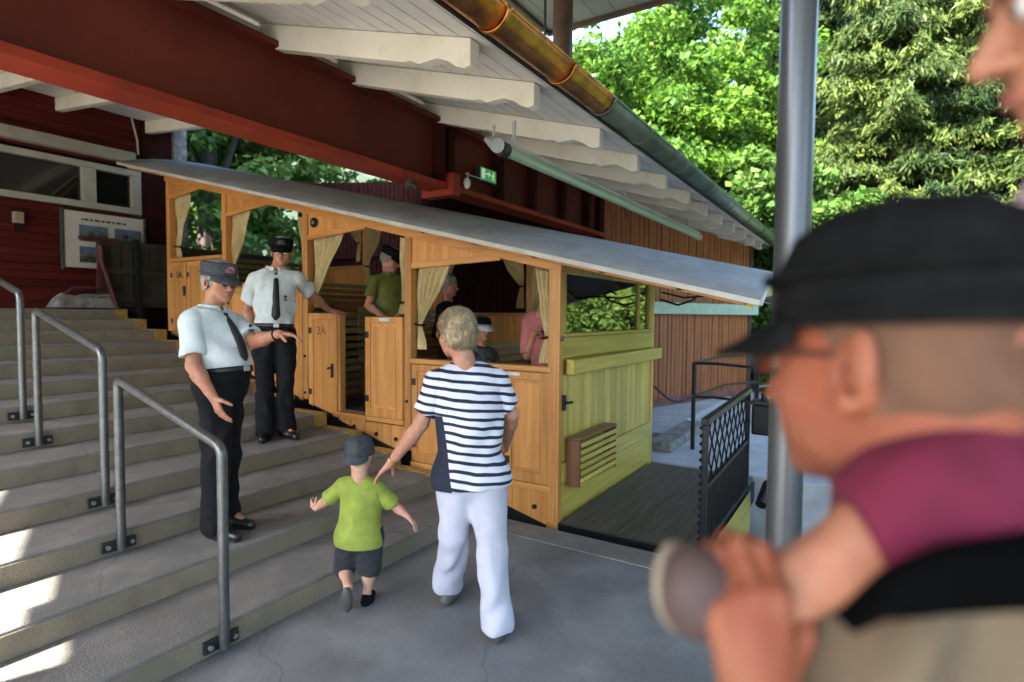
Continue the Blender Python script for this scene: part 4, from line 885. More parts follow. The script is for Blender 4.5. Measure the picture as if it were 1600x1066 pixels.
def nets(F, lo, h):
    S_ = F < 0; nx, ny, nz = F.shape
    c = [S_[i:nx - 1 + i, j:ny - 1 + j, k:nz - 1 + k] for i in (0, 1) for j in (0, 1) for k in (0, 1)]
    cnt = sum(x.astype(np.int8) for x in c); act = (cnt > 0) & (cnt < 8); idx = np.argwhere(act)
    if len(idx) == 0: return np.zeros((0, 3)), np.zeros((0, 4), int)
    vid = np.full(act.shape, -1, np.int64); vid[act] = np.arange(len(idx))
    acc = np.zeros((len(idx), 3)); w = np.zeros(len(idx)); off = [(i, j, k) for i in (0, 1) for j in (0, 1) for k in (0, 1)]
    val = {o: F[idx[:, 0] + o[0], idx[:, 1] + o[1], idx[:, 2] + o[2]] for o in off}
    for o in off:
        for a in range(3):
            if o[a]: continue
            o2 = list(o); o2[a] = 1; o2 = tuple(o2); A, B = val[o], val[o2]; cr = (A < 0) != (B < 0)
            t = np.where(cr, A / np.where(cr, A - B, 1), 0); P = np.repeat(np.array([o], float), len(idx), 0); P[:, a] += t
            acc[cr] += P[cr]; w[cr] += 1
    V = lo + h * (idx + acc / w[:, None]); Q = []
    for a in range(3):
        sl0 = [slice(None)] * 3; sl1 = [slice(None)] * 3; sl0[a] = slice(0, -1); sl1[a] = slice(1, None)
        s0, s1 = S_[tuple(sl0)], S_[tuple(sl1)]; E = np.argwhere(s0 != s1); b, c2 = (a + 1) % 3, (a + 2) % 3
        ok = (E[:, b] > 0) & (E[:, c2] > 0) & (E[:, b] < F.shape[b] - 1) & (E[:, c2] < F.shape[c2] - 1); E = E[ok]
        inside = s0[tuple(E.T)]
        def g(db, dc): q = E.copy(); q[:, b] -= db; q[:, c2] -= dc; return vid[tuple(q.T)]
        q = np.stack([g(1, 1), g(0, 1), g(0, 0), g(1, 0)], 1); q[~inside] = q[~inside][:, ::-1]; Q.append(q)
    return V, np.concatenate(Q)
def surf(prims, h, wr=None, clip=None):
    P = []
    for p in prims:
        if p[-1]: continue
        if p[0] == 'c': m = max(p[3], p[4]) * max(1, p[7]); P += [p[1] - m, p[1] + m, p[2] - m, p[2] + m]
        else: m = p[3].max(); P += [p[1] - m, p[1] + m]
    P = np.array(P); lo, hi = P.min(0) - .02, P.max(0) + .02
    F, ax = field(prims, lo, hi, h, wr)
    if clip:
        X, Y, Z = np.meshgrid(*ax, indexing='ij')
        for c, nn in clip: F = np.maximum(F, ((X - c[0]) * nn[0] + (Y - c[1]) * nn[1] + (Z - c[2]) * nn[2]).astype(np.float32))
    return nets(F, lo, h)
def folds(seed, amp=.004, f=(22, 40), vert=.35):
    r = np.random.default_rng(seed); W = []
    for i in range(7):
        d = nrm_(r.normal(0, 1, 3) * [1, 1, vert]) * r.uniform(*f); W.append((d, r.uniform(0, 6.3)))
    def fn(X, Y, Z):
        u = .05 * np.sin(9 * Z + 3 * X + seed) + .03 * np.sin(15 * X - 11 * Z); s = 0
        for d, p in W: s = s + np.sin(d[0] * (X + u) + d[1] * (Y - u) + d[2] * Z + p)
        return amp * s / 2.6
    return fn
def merge(parts):
    V, Q, n = [], [], 0
    for v, q in parts: V.append(v); Q.append(q + n); n += len(v)
    return np.concatenate(V), np.concatenate(Q)

def hand(wr, d, pn, th, curl=.5, s=1., spread=.12, thumb=.6, k=.008, curls=None):
    """palm and five fingers; d along the hand, pn out of the palm, th towards the thumb side"""
    wr = np.array(wr, float); d = nrm_(d); th = nrm_(np.asarray(th, float) - d * (np.asarray(th, float) @ d)); c0 = np.cross(d, th); pn = nrm_(c0 * (1 if c0 @ np.asarray(pn, float) > 0 else -1)); P = []
    L = [.040, .045, .042, .033]; offs = [.026, .0085, -.0085, -.025]; ml = [.088, .090, .086, .080]; rad = [.0088, .0092, .0088, .0078]
    for i in range(4):
        mc = wr + (d * ml[i] + th * offs[i]) * s; P.append(cone(wr + th * offs[i] * .55 * s + d * .008 * s, mc, .0135 * s, .0115 * s, .012 * s))
        dd = nrm_(d + th * (offs[i] * spread * 30) * .25); cur = mc; ang = 0; cu = curls[i] if curls is not None else curl * (1 + .12 * i)
        for j, ll in enumerate((L[i], L[i] * .62, L[i] * .5)):
            ang += cu * (.75, .9, .6)[j]; dv = dd * math.cos(ang) + pn * math.sin(ang); nx = cur + dv * ll * s
            P.append(cone(cur, nx, rad[i] * (1 - .1 * j) * s, rad[i] * (.93 - .1 * j) * s, .004 * s)); cur = nx
    P.append(cone(wr - d * .01 * s, wr + d * .06 * s, .019 * s, .014 * s, .015 * s))
    cur = wr + (d * .02 + th * .022 + pn * .006) * s; dv = nrm_(d * .75 + th * .75 + pn * .3)
    for j, (ll, r0, r1) in enumerate(((.040, .0145, .011), (.032, .0108, .0098), (.026, .0098, .0078))):
        nx = cur + dv * ll * s; P.append(cone(cur, nx, r0 * s, r1 * s, .006 * s)); cur = nx; dv = nrm_(dv + pn * thumb * .5 + d * .25 - th * .2 * thumb)
    return P

def head_frame(f, up=(0, 0, 1)):
    f = nrm_(f); r = nrm_(np.cross(f, up)); u = np.cross(r, f); return r, f, u
def head_prims(C, fr, s=1., nk=None, smile=0.):
    r, f, u = fr; C = np.array(C, float); A = np.array([r, f, u])
    def T(x, y, z): return C + (r * x + f * y + u * z) * s
    def E(x, y, z, a, b, c, k=.02, sub=False): return ell(T(x, y, z), A, np.array([a, b, c]) * s, k * s, sub)
    P = [E(0, -.018, .042, .076, .097, .082), E(0, .03, -.02, .064, .062, .085, .03), E(0, .045, -.072, .046, .045, .040, .03), E(0, .074, -.100, .020, .018, .016, .02),
         E(.034, .060, -.030, .026, .024, .024, .02), E(-.034, .060, -.030, .026, .024, .024, .02), E(0, .083, .026, .048, .012, .010, .018),
         E(.045, .0, -.072, .018, .04, .025, .02), E(-.045, .0, -.072, .018, .04, .025, .02),
         E(.031, .098, -.001, .019, .016, .012, .010, True), E(-.031, .098, -.001, .019, .016, .012, .010, True),
         cone(T(0, .090, .006), T(0, .112, -.034), .0075 * s, .0125 * s, .008 * s), E(.012, .101, -.038, .008, .009, .007, .006), E(-.012, .101, -.038, .008, .009, .007, .006),
         E(0, .0915, -.062, .025, .010, .0048, .005), E(0, .090, -.071, .021, .010, .0058, .004), E(0, .101, -.0665, .022, .006, .0016, .003, True),
         E(.031, .079, -.001, .013, .013, .0125, .003), E(-.031, .079, -.001, .013, .013, .0125, .003)]
    for sx in (1, -1):
        P += [E(sx * .078, -.012, -.010, .008, .020, .031, .008), E(sx * .081, -.012, -.012, .009, .010, .018, .006, True), E(sx * .084, -.022, .002, .006, .012, .026, .006), E(sx * .080, -.004, -.034, .006, .009, .010, .006), E(sx * .083, -.008, -.012, .005, .006, .010, .004, True)]
    if nk is not None: P.append(cone(T(0, -.030, -.055), nk, .054 * s, .060 * s, .03 * s))
    return P, T
def skinmat(name, col, red=.12, sss=0.):
    m = mat(name, col, .55, var=.10, vscale=30, two=tuple(np.array(col) * [.92, .70, .66]), tscale=16, spec=.3, bump=.12, bscale=420)
    if sss: b = m.node_tree.nodes['Principled BSDF']; b.inputs['Subsurface Weight'].default_value = sss; b.inputs['Subsurface Radius'].default_value = (.01, .004, .002); b.inputs['Subsurface Scale'].default_value = 1.
    return m
def face_bits(par, fr, T, s, iris='iris', brow='grey_hair', lips='lip'):
    r, f, u = fr
    for sx in (1, -1):
        m = MB(); m.ball(T(sx * .031, .0815, -.001), .0118 * s, 10, 8); e = m.build('eye', 'eyewhite', par, smooth=True)
        m = MB(); c = T(sx * .031, .0925, -.002); m.ball(c, .0050 * s, 8, 6); m.build('iris', iris, e, smooth=True)
        m = MB(); m.tube([T(sx * .014, .0945, .016), T(sx * .032, .094, .022), T(sx * .050, .078, .015)], [.0028 * s, .0042 * s, .0022 * s], 6); m.build('eyebrow', brow, par, smooth=True)
    m = MB(); m.tube([T(-.023, .0865, -.066), T(-.010, .0985, -.0635), T(0, .1005, -.0645), T(.010, .0985, -.0635), T(.023, .0865, -.066)], [.001 * s, .0042 * s, .0042 * s, .0042 * s, .001 * s], 6)
    m.tube([T(-.021, .0865, -.068), T(-.008, .0985, -.0715), T(.008, .0985, -.0715), T(.021, .0865, -.068)], [.001 * s, .0046 * s, .0046 * s, .001 * s], 6); m.build('lips', lips, par, smooth=True)
def ball_dir(m, c, r): m.ball(c, r)
def hair(par, C, fr, s, m, low=-.04, front=.075, thick=.010, seed=1, top=True, h=.0045, name='hair', back=-.06, strands=0, slen=.03):
    r, f, u = fr; C = np.array(C, float); A = np.array([r, f, u])
    P = [ell(C + (f * -.020 + u * .044) * s, A, np.array([.078, .098, .084]) * s + thick, .02), ell(C + (f * -.035 - u * .02) * s, A, np.array([.072, .075, .06]) * s + thick * .8, .03)]
    rr = np.random.default_rng(seed); W = [(nrm_(rr.normal(0, 1, 3)) * rr.uniform(70, 170), rr.uniform(0, 6)) for _ in range(8)]
    def wr(X, Y, Z): return .0016 * sum(np.sin(d[0] * X + d[1] * Y + d[2] * Z + p + 1.5 * np.sin(40 * Z)) for d, p in W) / 1.8
    # front hairline plane and lower plane
    cl = [(C + f * front * s + u * .05 * s, nrm_(f * 1.0 - u * .75)), (C + f * .0 + u * low * s - f * .02, nrm_(-u + f * .55))]
    if not top: cl.append((C + u * .05 * s, u))
    # keep clear of the face
    P.append(ell(C + (f * .085 - u * .02) * s, A, np.array([.085, .085, .075]) * s, .01, True))
    for sx in (1, -1): P.append(ell(C + (r * sx * .088 - f * .006 - u * .018) * s, A, np.array([.022, .030, .035]) * s, .006, True))
    V, Q = surf(P, h, wr, cl)
    if not len(V): return None
    o = arr_mesh(name, V, Q, m, par, smooth=True)
    if strands:
        k = rr.integers(0, len(V), strands); cen = C - f * .02 + u * .05; nv = V[k] - cen; nv /= np.linalg.norm(nv, axis=1, keepdims=True)
        t = -u * .8 - f * .35 + r * rr.normal(0, .15, (strands, 1)) + rr.normal(0, .28, (strands, 3)); t -= nv * (t * nv).sum(1, keepdims=True) * .85; t /= np.linalg.norm(t, axis=1, keepdims=True)
        b = np.cross(nv, t); ln = slen * rr.uniform(.5, 1.4, (strands, 1)); P0 = V[k] - nv * .002; wd = .0011
        VV = np.stack([P0 - b * wd, P0 + b * wd, P0 + t * ln * .55 + nv * ln * .16 + b * wd * .8, P0 + t * ln + nv * ln * .12, P0 + t * ln * .55 + nv * ln * .16 - b * wd * .8], 1).reshape(-1, 3)
        i = np.arange(strands)[:, None] * 5; so = arr_mesh('hair_strands', VV, i + [0, 1, 2, 4], m, o, smooth=True)
        so['kind'] = 'stuff'
    return o
def cap(par, C, fr, s, m, kind='base', brim=.068, tilt=.10, zlow=.032, height=.085, mb_='cap_dark', patch=None, brimw=.075, back=False):
    r, f, u = fr; C = np.array(C, float); cc = C + (u * zlow - f * .014) * s; g = MB()
    ra, rb = .089 * s, .110 * s; hh = height * s
    def dome(a, b):
        th = a * 2 * math.pi; ph = b
        if kind == 'army': prof = [(1.0, 0), (1.02, .35), (1.05, .75), (1.0, .95), (.8, 1.02), (.4, 1.05), (0.001, 1.06)]
        else: prof = [(1.0, 0), (1.01, .25), (.97, .55), (.84, .82), (.6, .98), (.3, 1.06), (0.001, 1.08)]
        x = ph * (len(prof) - 1); i = min(int(x), len(prof) - 2); t = x - i; q = (prof[i][0] * (1 - t) + prof[i + 1][0] * t, prof[i][1] * (1 - t) + prof[i + 1][1] * t)
        pk = 1 + .012 * math.cos(6 * th)
        return cc + r * (ra * q[0] * pk * math.cos(th)) + f * (rb * q[0] * pk * math.sin(th)) + u * hh * q[1]
    g.grid(dome, 36, 18); o = g.build('cap', m, par, smooth=True); o.modifiers.new('t', 'SOLIDIFY').thickness = .003
    b = MB(); bf = -f if back else f
    def br(a, t):
        th = math.radians(28 + 124 * a); e = math.sin((th - math.radians(28)) / math.radians(124) * math.pi) ** .6
        x = math.cos(th); y = math.sin(th); ext = brim * s * e * t
        return cc + r * (ra * 1.01 * x * (1 + .10 * t * e)) + bf * (rb * 1.0 * y + ext) + u * (.006 * s - tilt * s * t * e * .45 - .018 * s * (x * x) * t * 1.5)
    b.grid(br, 24, 8); bo = b.build('brim', mb_, o, smooth=True); bo.modifiers.new('t', 'SOLIDIFY').thickness = .004
    MB().ball(cc + u * hh * 1.08, .007 * s, 8, 6).build('cap_button', m, o, smooth=True)
    bt = MB(); bt.tube([cc + r * (ra * 1.025 * math.cos(t)) + f * (rb * 1.025 * math.sin(t)) + u * .016 * s for t in np.linspace(0, 2 * math.pi, 40)], .0035 * s, 6); bt.build('cap_seam', mb_, o, smooth=True)
    if patch:
        pt = MB(); pt.grid(lambda a, b: cc + r * (ra * 1.04 * math.cos(math.radians(70 + 40 * a))) + f * (rb * 1.04 * math.sin(math.radians(70 + 40 * a))) + u * hh * (.35 + .45 * b), 6, 3); pt.build('cap_badge', patch, o, smooth=True)
    return o
def glasses(par, fr, T, s, dark=True, lens='lens_dark', frame='black'):
    r, f, u = fr; m = MB()
    for sx in (1, -1): m.tube([T(sx * .031 + .021 * math.cos(t), .106, .0 + .015 * math.sin(t)) for t in np.linspace(0, 2 * math.pi, 18)], .0016 * s, 5)
    m.tube([T(-.010, .107, .003), T(0, .110, .006), T(.010, .107, .003)], .0016 * s, 5)
    for sx in (1, -1): m.tube([T(sx * .052, .105, .006), T(sx * .070, .06, .008), T(sx * .082, -.005, .006), T(sx * .083, -.02, -.01)], .0020 * s, 5)
    g = m.build('glasses', frame, par)
    for sx in (1, -1): MB().prism([T(sx * .031 + .020 * math.cos(t), .106, .0 + .014 * math.sin(t)) for t in np.linspace(0, 2 * math.pi, 16, endpoint=False)], tuple(f * .0015 * s)).build('lens', lens, g)
    return g

M['eyewhite'] = mat('eye_white', (.6, .57, .53), .25, var=.02); M['iris'] = mat('dark_iris', (.05, .04, .03), .2); M['lip'] = mat('lips', (.36, .11, .09), .45, var=.05)
M['grey_hair'] = mat('grey_hair', (.30, .29, .27), .6, var=.35, vscale=60, bump=.6, bscale=160); M['brown_hair'] = mat('brown_hair', (.05, .03, .018), .5, var=.4, vscale=60, bump=.5, bscale=160)
M['blond_hair'] = mat('greying_blond_hair', (.48, .36, .19), .55, var=.3, vscale=40, bump=.9, bscale=120, stretch=(1, 1, .35), two=(.26, .20, .13), tscale=22)
M['lens_dark'] = mat('dark_lens', (.01, .01, .01), .08); M['lens_clear'] = glass()
M['skin1'] = skinmat('tanned_skin', (.46, .22, .13), sss=.06); M['skin2'] = skinmat('ruddy_skin', (.50, .25, .16), sss=.06); M['skin3'] = skinmat('fair_child_skin', (.60, .34, .23), sss=.06); M['skin_fg'] = skinmat('weathered_tanned_skin', (.31, .105, .052), sss=.12)
M['skin_fgc'] = skinmat('pale_child_skin', (.44, .19, .11), sss=.12)
M['shirtw'] = mat('pale_uniform_shirt', (.56, .60, .58), .85, var=.05, vscale=20, bump=.25, bscale=220)
M['black_cloth'] = mat('black_trouser_cloth', (.010, .010, .011), .85, var=.2, vscale=30, bump=.3, bscale=240, spec=.2); M['tie'] = mat('dark_tie', (.012, .012, .016), .6)
M['belt'] = mat('black_belt', (.008, .008, .008), .4); M['shoe'] = mat('black_shoe_leather', (.010, .009, .009), .35); M['cap_grey'] = mat('dark_grey_cap_cloth', (.045, .05, .055), .9, var=.2, vscale=30, bump=.3, bscale=200)
M['cap_dark'] = mat('black_cap_cloth', (.010, .010, .010), 1., spec=.08, var=.2, vscale=30, bump=.3, bscale=260); M['badge_red'] = mat('red_cap_badge', (.28, .03, .03), .6, two=(.3, .3, .3), tscale=60); M['crest'] = mat('dark_crest', (.03, .04, .05), .7)
M['whitepants'] = mat('white_trousers', (.50, .49, .56), .85, var=.04, vscale=12, bump=.25, bscale=220); M['lime'] = mat('lime_green_shirt', (.27, .32, .045), .9, var=.1, vscale=20, bump=.3, bscale=200)
M['shorts'] = mat('dark_grey_shorts', (.028, .028, .032), .9, var=.25, vscale=25, bump=.3, bscale=200); M['grey_shoe'] = mat('grey_shoes', (.085, .08, .07), .6, var=.2); M['sole'] = mat('beige_sole', (.42, .33, .22), .7)
M['olive'] = mat('olive_green_shirt', (.14, .15, .025), .9, var=.15, vscale=15, bump=.3, bscale=200); M['pink'] = mat('coral_pink_top', (.42, .13, .12), .9, var=.1, bump=.2, bscale=200)
M['check'] = mat('grey_checked_shirt', (.10, .10, .10), .9, var=.5, vscale=25); M['capwhite'] = mat('white_cap_brim', (.65, .65, .66), .8)
M['khaki'] = mat('khaki_shirt', (.17, .12, .068), .9, var=.10, vscale=14, bump=.35, bscale=300, stretch=(1, 1, 1)); M['magenta'] = mat('magenta_trousers', (.155, .008, .034), .9, var=.15, vscale=18, bump=.4, bscale=260)
M['strap'] = mat('black_carrier_strap', (.003, .003, .003), 1., spec=.02, bump=.4, bscale=200); M['gold'] = mat('gold_bracelet', (.7, .4, .15), .3, 1.); M['pinkwhite'] = mat('pale_pink_top', (.52, .36, .36), .9, var=.2, vscale=12)
M['mauve'] = mat('mauve_sandal_strap', (.12, .068, .058), .7, var=.3)

def cut(c, d, r, off):      # hollow opening at a hem or cuff
    x = nrm_(np.cross(d, (.3, .2, 1.))); y = np.cross(d, x); return ell(np.array(c) + d * (.05 + off), np.array([x, y, d]), (r, r, .06), .006, True)
def limb(a, b, ra, rb, k=.03, **kw): return cone(a, b, ra, rb, k, **kw)
def person(label, J, f_body, f_head, o, group=None):
    """o: options. J: joints in world space"""
    s = o.get('s', 1.); hs = o.get('hs', s); g = {k: np.array(v, float) for k, v in J.items()}
    root = thing('person', label, 'person', tuple(g['base']), group)
    fb = nrm_(f_body); rb = nrm_(np.cross(fb, (0, 0, 1))); ub = np.cross(rb, fb); A = np.array([rb, fb, ub])
    pel = (g['hipL'] + g['hipR']) / 2; che = (g['shL'] + g['shR']) / 2; up = nrm_(che - pel); rb2 = nrm_(g['shR'] - g['shL']); fb2 = np.cross(up, rb2); AT = np.array([nrm_(np.cross(fb2, up)), fb2, up])
    W = o.get('w', 1.) * s; L = np.linalg.norm(che - pel); bel = o.get('belly', 0.)
    def torso(e=0., top=True):
        P = [ell(pel + up * .03 * s, A, np.array([.155 * W, .108 * W, .12 * s]) + e, .05), ell(pel + up * L * .38 + fb2 * (.012 + bel) * s, AT, np.array([.145 * W, .112 * W + bel * .7, .15 * s]) + e, .06),
             ell(pel + up * L * .70 + fb2 * .006, AT, np.array([.152 * W, .110 * W, .17 * s]) + e, .06), cone(che - rb2 * .08 * s - up * .035 * s, che + rb2 * .08 * s - up * .035 * s, .062 * s + e, .062 * s + e, .05, ax=fb2, fl=.95)]
        for q in ('shL', 'shR'): P.append(cone(che + (g[q] - che) * .4 + up * .012 * s, g[q] - up * .020 * s, .050 * s + e, .044 * s + e, .045))
        return P
    lim = []
    for q in 'LR':
        el, wr = g['el' + q], g['wr' + q]
        lim += [limb(g['sh' + q] - up * .02 * s, el, .044 * s * o.get('arm', 1), .040 * s * o.get('arm', 1)), limb(el, el + (wr - el) * .35, .040 * s, .042 * s * o.get('arm', 1), .02), limb(el + (wr - el) * .3, wr, .042 * s * o.get('arm', 1), .026 * s, .02, )]
        kn, an, to = g['kn' + q], g['an' + q], g['to' + q]
        zf = o['zf' + q] if 'zf' + q in o else o.get('zf')
        if zf is not None: to = np.array([an[0], an[1], zf + .04 * s]) + nrm_(o.get('foot' + q, o.get('foot', fb))) * .13 * s
        lim += [limb(g['hip' + q], kn, .085 * W, .056 * s), limb(kn, kn + (an - kn) * .35, .055 * s, .058 * s, .02), limb(kn + (an - kn) * .35, an, .058 * s, .036 * s, .02), limb(an, to, .034 * s, .022 * s, .02)]
    C = g['head']; fr = head_frame(f_head, o.get('hup', (0, 0, 1))); neck = che + up * .03 * s - fb2 * .01
    hp, T = head_prims(C, fr, hs, neck)
    hb = o.get('h_body', .009); parts = [surf(torso() + lim + [cone(C - fr[2] * .06 * hs - fr[1] * .03 * hs, neck, .050 * hs, .058 * hs)], hb)]
    parts.append(surf(hp, o.get('h_head', .0045)))
    for q in 'LR':
        hd = o.get('hand' + q)
        if hd: parts.append(surf([cone(g['wr' + q] + (g['el' + q] - g['wr' + q]) * .25, g['wr' + q], .033 * s, .025 * s, .02)] + hand(g['wr' + q], hd[0], hd[1], hd[2], hd[3], s * hd[4] if len(hd) > 4 else s, curls=hd[5] if len(hd) > 5 else None), o.get('h_hand', .0035)))
    V, Q = merge(parts); body = arr_mesh('body', V, Q, o['skin'], root, smooth=True)
    # trousers
    e = o.get('pe', .016)
    P = [ell(pel + up * .02 * s, A, np.array([.155 * W, .108 * W, .11 * s]) + e + o.get('seat', 0), .05), ell(pel + up * L * .38 + fb2 * (.012 + bel) * s, AT, np.array([.145 * W, .112 * W + bel * .7, .15 * s]) + e + .005, .06)]
    SUBS = []
    for q in 'LR':
        kn, an = g['kn' + q], g['an' + q]; end = kn + (an - kn) * o.get('pend', 1.0)
        if o.get('pend', 1.) > .5:
            P += [limb(g['hip' + q], kn, .088 * W + e, .058 * s + e, .035), limb(kn, end, .060 * s + e, o.get('hem', .066) * s, .03)]; SUBS.append(cut(end, nrm_(end - kn), o.get('hem', .066) * s + .02, o.get('hemoff', .02)))
        else: P += [limb(g['hip' + q], end, .088 * W + e, .075 * s + e * 1.3, .035)]; SUBS.append(cut(end, nrm_(end - g['hip' + q]), .075 * s + e * 1.3 + .02, .01))
    cl = [(pel + up * o.get('waist', .10) * s, up)]
    V, Q = surf(P + SUBS, o.get('h_cl', .0075), folds(o.get('seed', 1), o.get('pf', .008), (20, 48), .18), cl)
    tro = arr_mesh('trousers', V, Q, o['pants'], root, smooth=True)
    # shirt
    e = o.get('se', .014); P = torso(e); SL = []
    if o.get('untuck'): P.append(ell(pel + up * .0, A, np.array([.162 * W, .116 * W, .15 * s]) + e + .014, .05))
    for q in 'LR':
        el = g['el' + q]; sh = g['sh' + q]; fr_ = o.get('sleeve', .62)
        SL.append(([cone(che + (sh - che) * .75 - up * .01 * s, sh - up * .020 * s, .048 * s + e * .9, .044 * s + e, .03), cone(sh - up * .018 * s, sh + (el - sh) * fr_, .044 * s * o.get('arm', 1) + e, (.044 * s * o.get('arm', 1)) + e + .007, .03)], cut(sh + (el - sh) * fr_, nrm_(el - sh), .055 * s + e + .03, .012)))
    cl = [(pel + up * o.get('hemz', .075) * s, -up), (neck + up * .045 * s + fb2 * .03 * s, nrm_(up + fb2 * .35))]
    fo_ = folds(o.get('seed', 1) + 5, o.get('sf', .0055), (20, 46), .6)
    V, Q = merge([surf(P, o.get('h_cl', .0075), fo_, cl)] + [surf(a_ + [b_], o.get('h_cl', .0075), fo_) for a_, b_ in SL])
    shirt = arr_mesh('shirt', V, Q, o['shirt'], root, smooth=True)
    # shoes
    for q in 'LR':
        an = g['an' + q]; d = nrm_(o.get('foot' + q, o.get('foot', fb))); zf = o['zf' + q] if 'zf' + q in o else o.get('zf')
        if zf is None: continue
        base = np.array([an[0], an[1], zf]); hl = base - d * .045 * s + [0, 0, .040 * s]; md = base + d * .055 * s + [0, 0, .036 * s]; te = base + d * .165 * s + [0, 0, .030 * s]; sx = nrm_(np.cross(d, (0, 0, 1)))
        V, Q = surf([cone(hl, md, .037 * s, .043 * s, .03), cone(md, te, .044 * s, .034 * s, .03), cone(base + np.array([0, 0, .045 * s]), base + np.array([0, 0, .10 * s]), .046 * s, .042 * s, .03)], .0045, None, [(base + np.array([0, 0, .010 * s]), (0, 0, -1))])
        sho = arr_mesh('shoe', V, Q, o.get('shoes', 'shoe'), root, smooth=True)
        V, Q = surf([cone(hl, md, .040 * s, .046 * s, .03), cone(md, te, .047 * s, .037 * s, .03)], .004, None, [(base + np.array([0, 0, .014 * s]), (0, 0, 1)), (base + np.array([0, 0, .002]), (0, 0, -1))])
        if len(V): arr_mesh('sole', V, Q, o.get('solem', 'shoe'), sho, smooth=True)
    return dict(root=root, body=body, fr=fr, T=T, C=C, up=up, fb=fb2, rb=AT[0], pel=pel, che=che, neck=neck, s=s, hs=hs, shirt=shirt, trousers=tro, A=A)
def collar(p, m='shirtw', r=.074):
    c = p['neck'] + p['up'] * .046 * p['s']; s = p['s']; mb = MB()
    def f(a, b):
        th = math.radians(100 + 340 * a); rr = (r + .012 * b) * s
        return c + p['rb'] * rr * math.cos(th) + p['fb'] * (rr * math.sin(th) + .004) + p['up'] * (.022 - .040 * b - .018 * math.sin(th) * (1 if math.sin(th) > 0 else .3)) * s
    mb.grid(f, 36, 5); o = mb.build('collar', m, p['shirt'], smooth=True); o.modifiers.new('t', 'SOLIDIFY').thickness = .004
def on_front(p, a, b, off=.0, h=None):
    """point on the shirt front: a right, b along the spine above the pelvis"""
    L = np.linalg.norm(p['che'] - p['pel']); o = p['pel'] + p['rb'] * a + p['up'] * b + p['fb'] * .6
    me = p['shirt'].data; org = ORG[p['shirt']]
    if 'tree' not in p:
        from mathutils.bvhtree import BVHTree
        p['tree'] = BVHTree.FromPolygons([v.co.copy() for v in me.vertices], [tuple(q.vertices) for q in me.polygons])
    hit = p['tree'].ray_cast(Vector(o - org), Vector(-p['fb']))
    q = np.array(hit[0]) + org if hit[0] is not None else p['pel'] + p['rb'] * a + p['up'] * b + p['fb'] * .12
    return q + p['fb'] * off
def tie(p, m='tie', end=.13):
    L = np.linalg.norm(p['che'] - p['pel']); mb = MB(); n = 12; top = L + .022
    pts = []
    for i in range(n):
        t = i / (n - 1); b = top - (top - end) * t; w = (.016 + .022 * t) * (.2 if i == n - 1 else 1)
        c = on_front(p, 0, min(b, L - .04), .010) if b < L - .04 else on_front(p, 0, L - .045, .012) + p['up'] * (b - L + .045) - p['fb'] * (b - L + .045) * .75
        lo_ = on_front(p, -w, min(b, L - .045), .006); hi_ = on_front(p, w, min(b, L - .045), .006); sh_ = c - on_front(p, 0, min(b, L - .045), .006); mx_ = max(0, (lo_ - hi_) @ p['fb'] * .5)
        pts.append((lo_ + sh_, c + p['fb'] * .004, hi_ + sh_))
    mb.add([q for pr in pts for q in pr], [(3 * i + k, 3 * i + 1 + k, 3 * i + 4 + k, 3 * i + 3 + k) for i in range(n - 1) for k in (0, 1)])
    o = mb.build('tie', m, p['root'], smooth=True); o.modifiers.new('t', 'SOLIDIFY').thickness = .006
    MB().ball(on_front(p, 0, L - .045, .008) + p['up'] * .062 - p['fb'] * .042, (.016, .016, .016), 8, 6).build('tie_knot', m, o, smooth=True)
def belt(p, m='belt', off=.02, z=.088, buckle=True):
    mb = MB(); W = .155 * 1.0
    pts = []
    c = p['pel'] + p['up'] * z * p['s']; me = p['shirt']
    on_front(p, 0, .1)
    org = ORG[me]
    for i in range(44):
        th = 2 * math.pi * i / 43; d = p['rb'] * math.cos(th) + p['fb'] * math.sin(th); o = c + d * .6
        hit = p['tree'].ray_cast(Vector(o + p['up'] * .012 - org), Vector(-d)); r = (np.array(hit[0]) + org if hit[0] is not None else c + d * .15) - p['up'] * .012
        pts.append(r + d * .005)
    vs = []
    for q in pts: vs += [q - p['up'] * .018, q + p['up'] * .018]
    mb.add(vs, [(2 * i, 2 * i + 2, 2 * i + 3, 2 * i + 1) for i in range(43)]); o = mb.build('belt', m, p['root'], smooth=True); o.modifiers.new('t', 'SOLIDIFY').thickness = .006
    if buckle:
        q = pts[11]; MB().beam(tuple(q - p['rb'] * .022 + p['fb'] * .006), tuple(q + p['rb'] * .022 + p['fb'] * .006), .006, .032, up=tuple(p['up'])).build('buckle', 'bolt', o, bev=.002)
def pocket(p, a, b, w=.05, h=.055, m='shirtw', crest=None):
    q = [on_front(p, a + dx * w, b + dy * h, .004) for dx, dy in ((-1, -1), (1, -1), (1, 1), (-1, 1))]
    o = MB().add(q, [(0, 1, 2, 3)]).build('pocket', m, p['shirt']); o.modifiers.new('t', 'SOLIDIFY').thickness = .004
    if crest:
        c = on_front(p, a, b + h * 1.25, .006); up, r = p['up'], p['rb']
        MB().prism([c - r * .016 - up * .004, c - r * .010 + up * .012, c + r * .010 + up * .012, c + r * .016 - up * .004, c - up * .014], tuple(p['fb'] * .002)).build('crest', crest, p['shirt'])
        for i in range(3): MB().box(tuple(c - up * (.022 + .007 * i) - r * .018), tuple(c - up * (.019 + .007 * i) + r * (.018 - .006 * (i % 2)) + p['fb'] * .002)).build('embroidered_line', crest, p['shirt'])
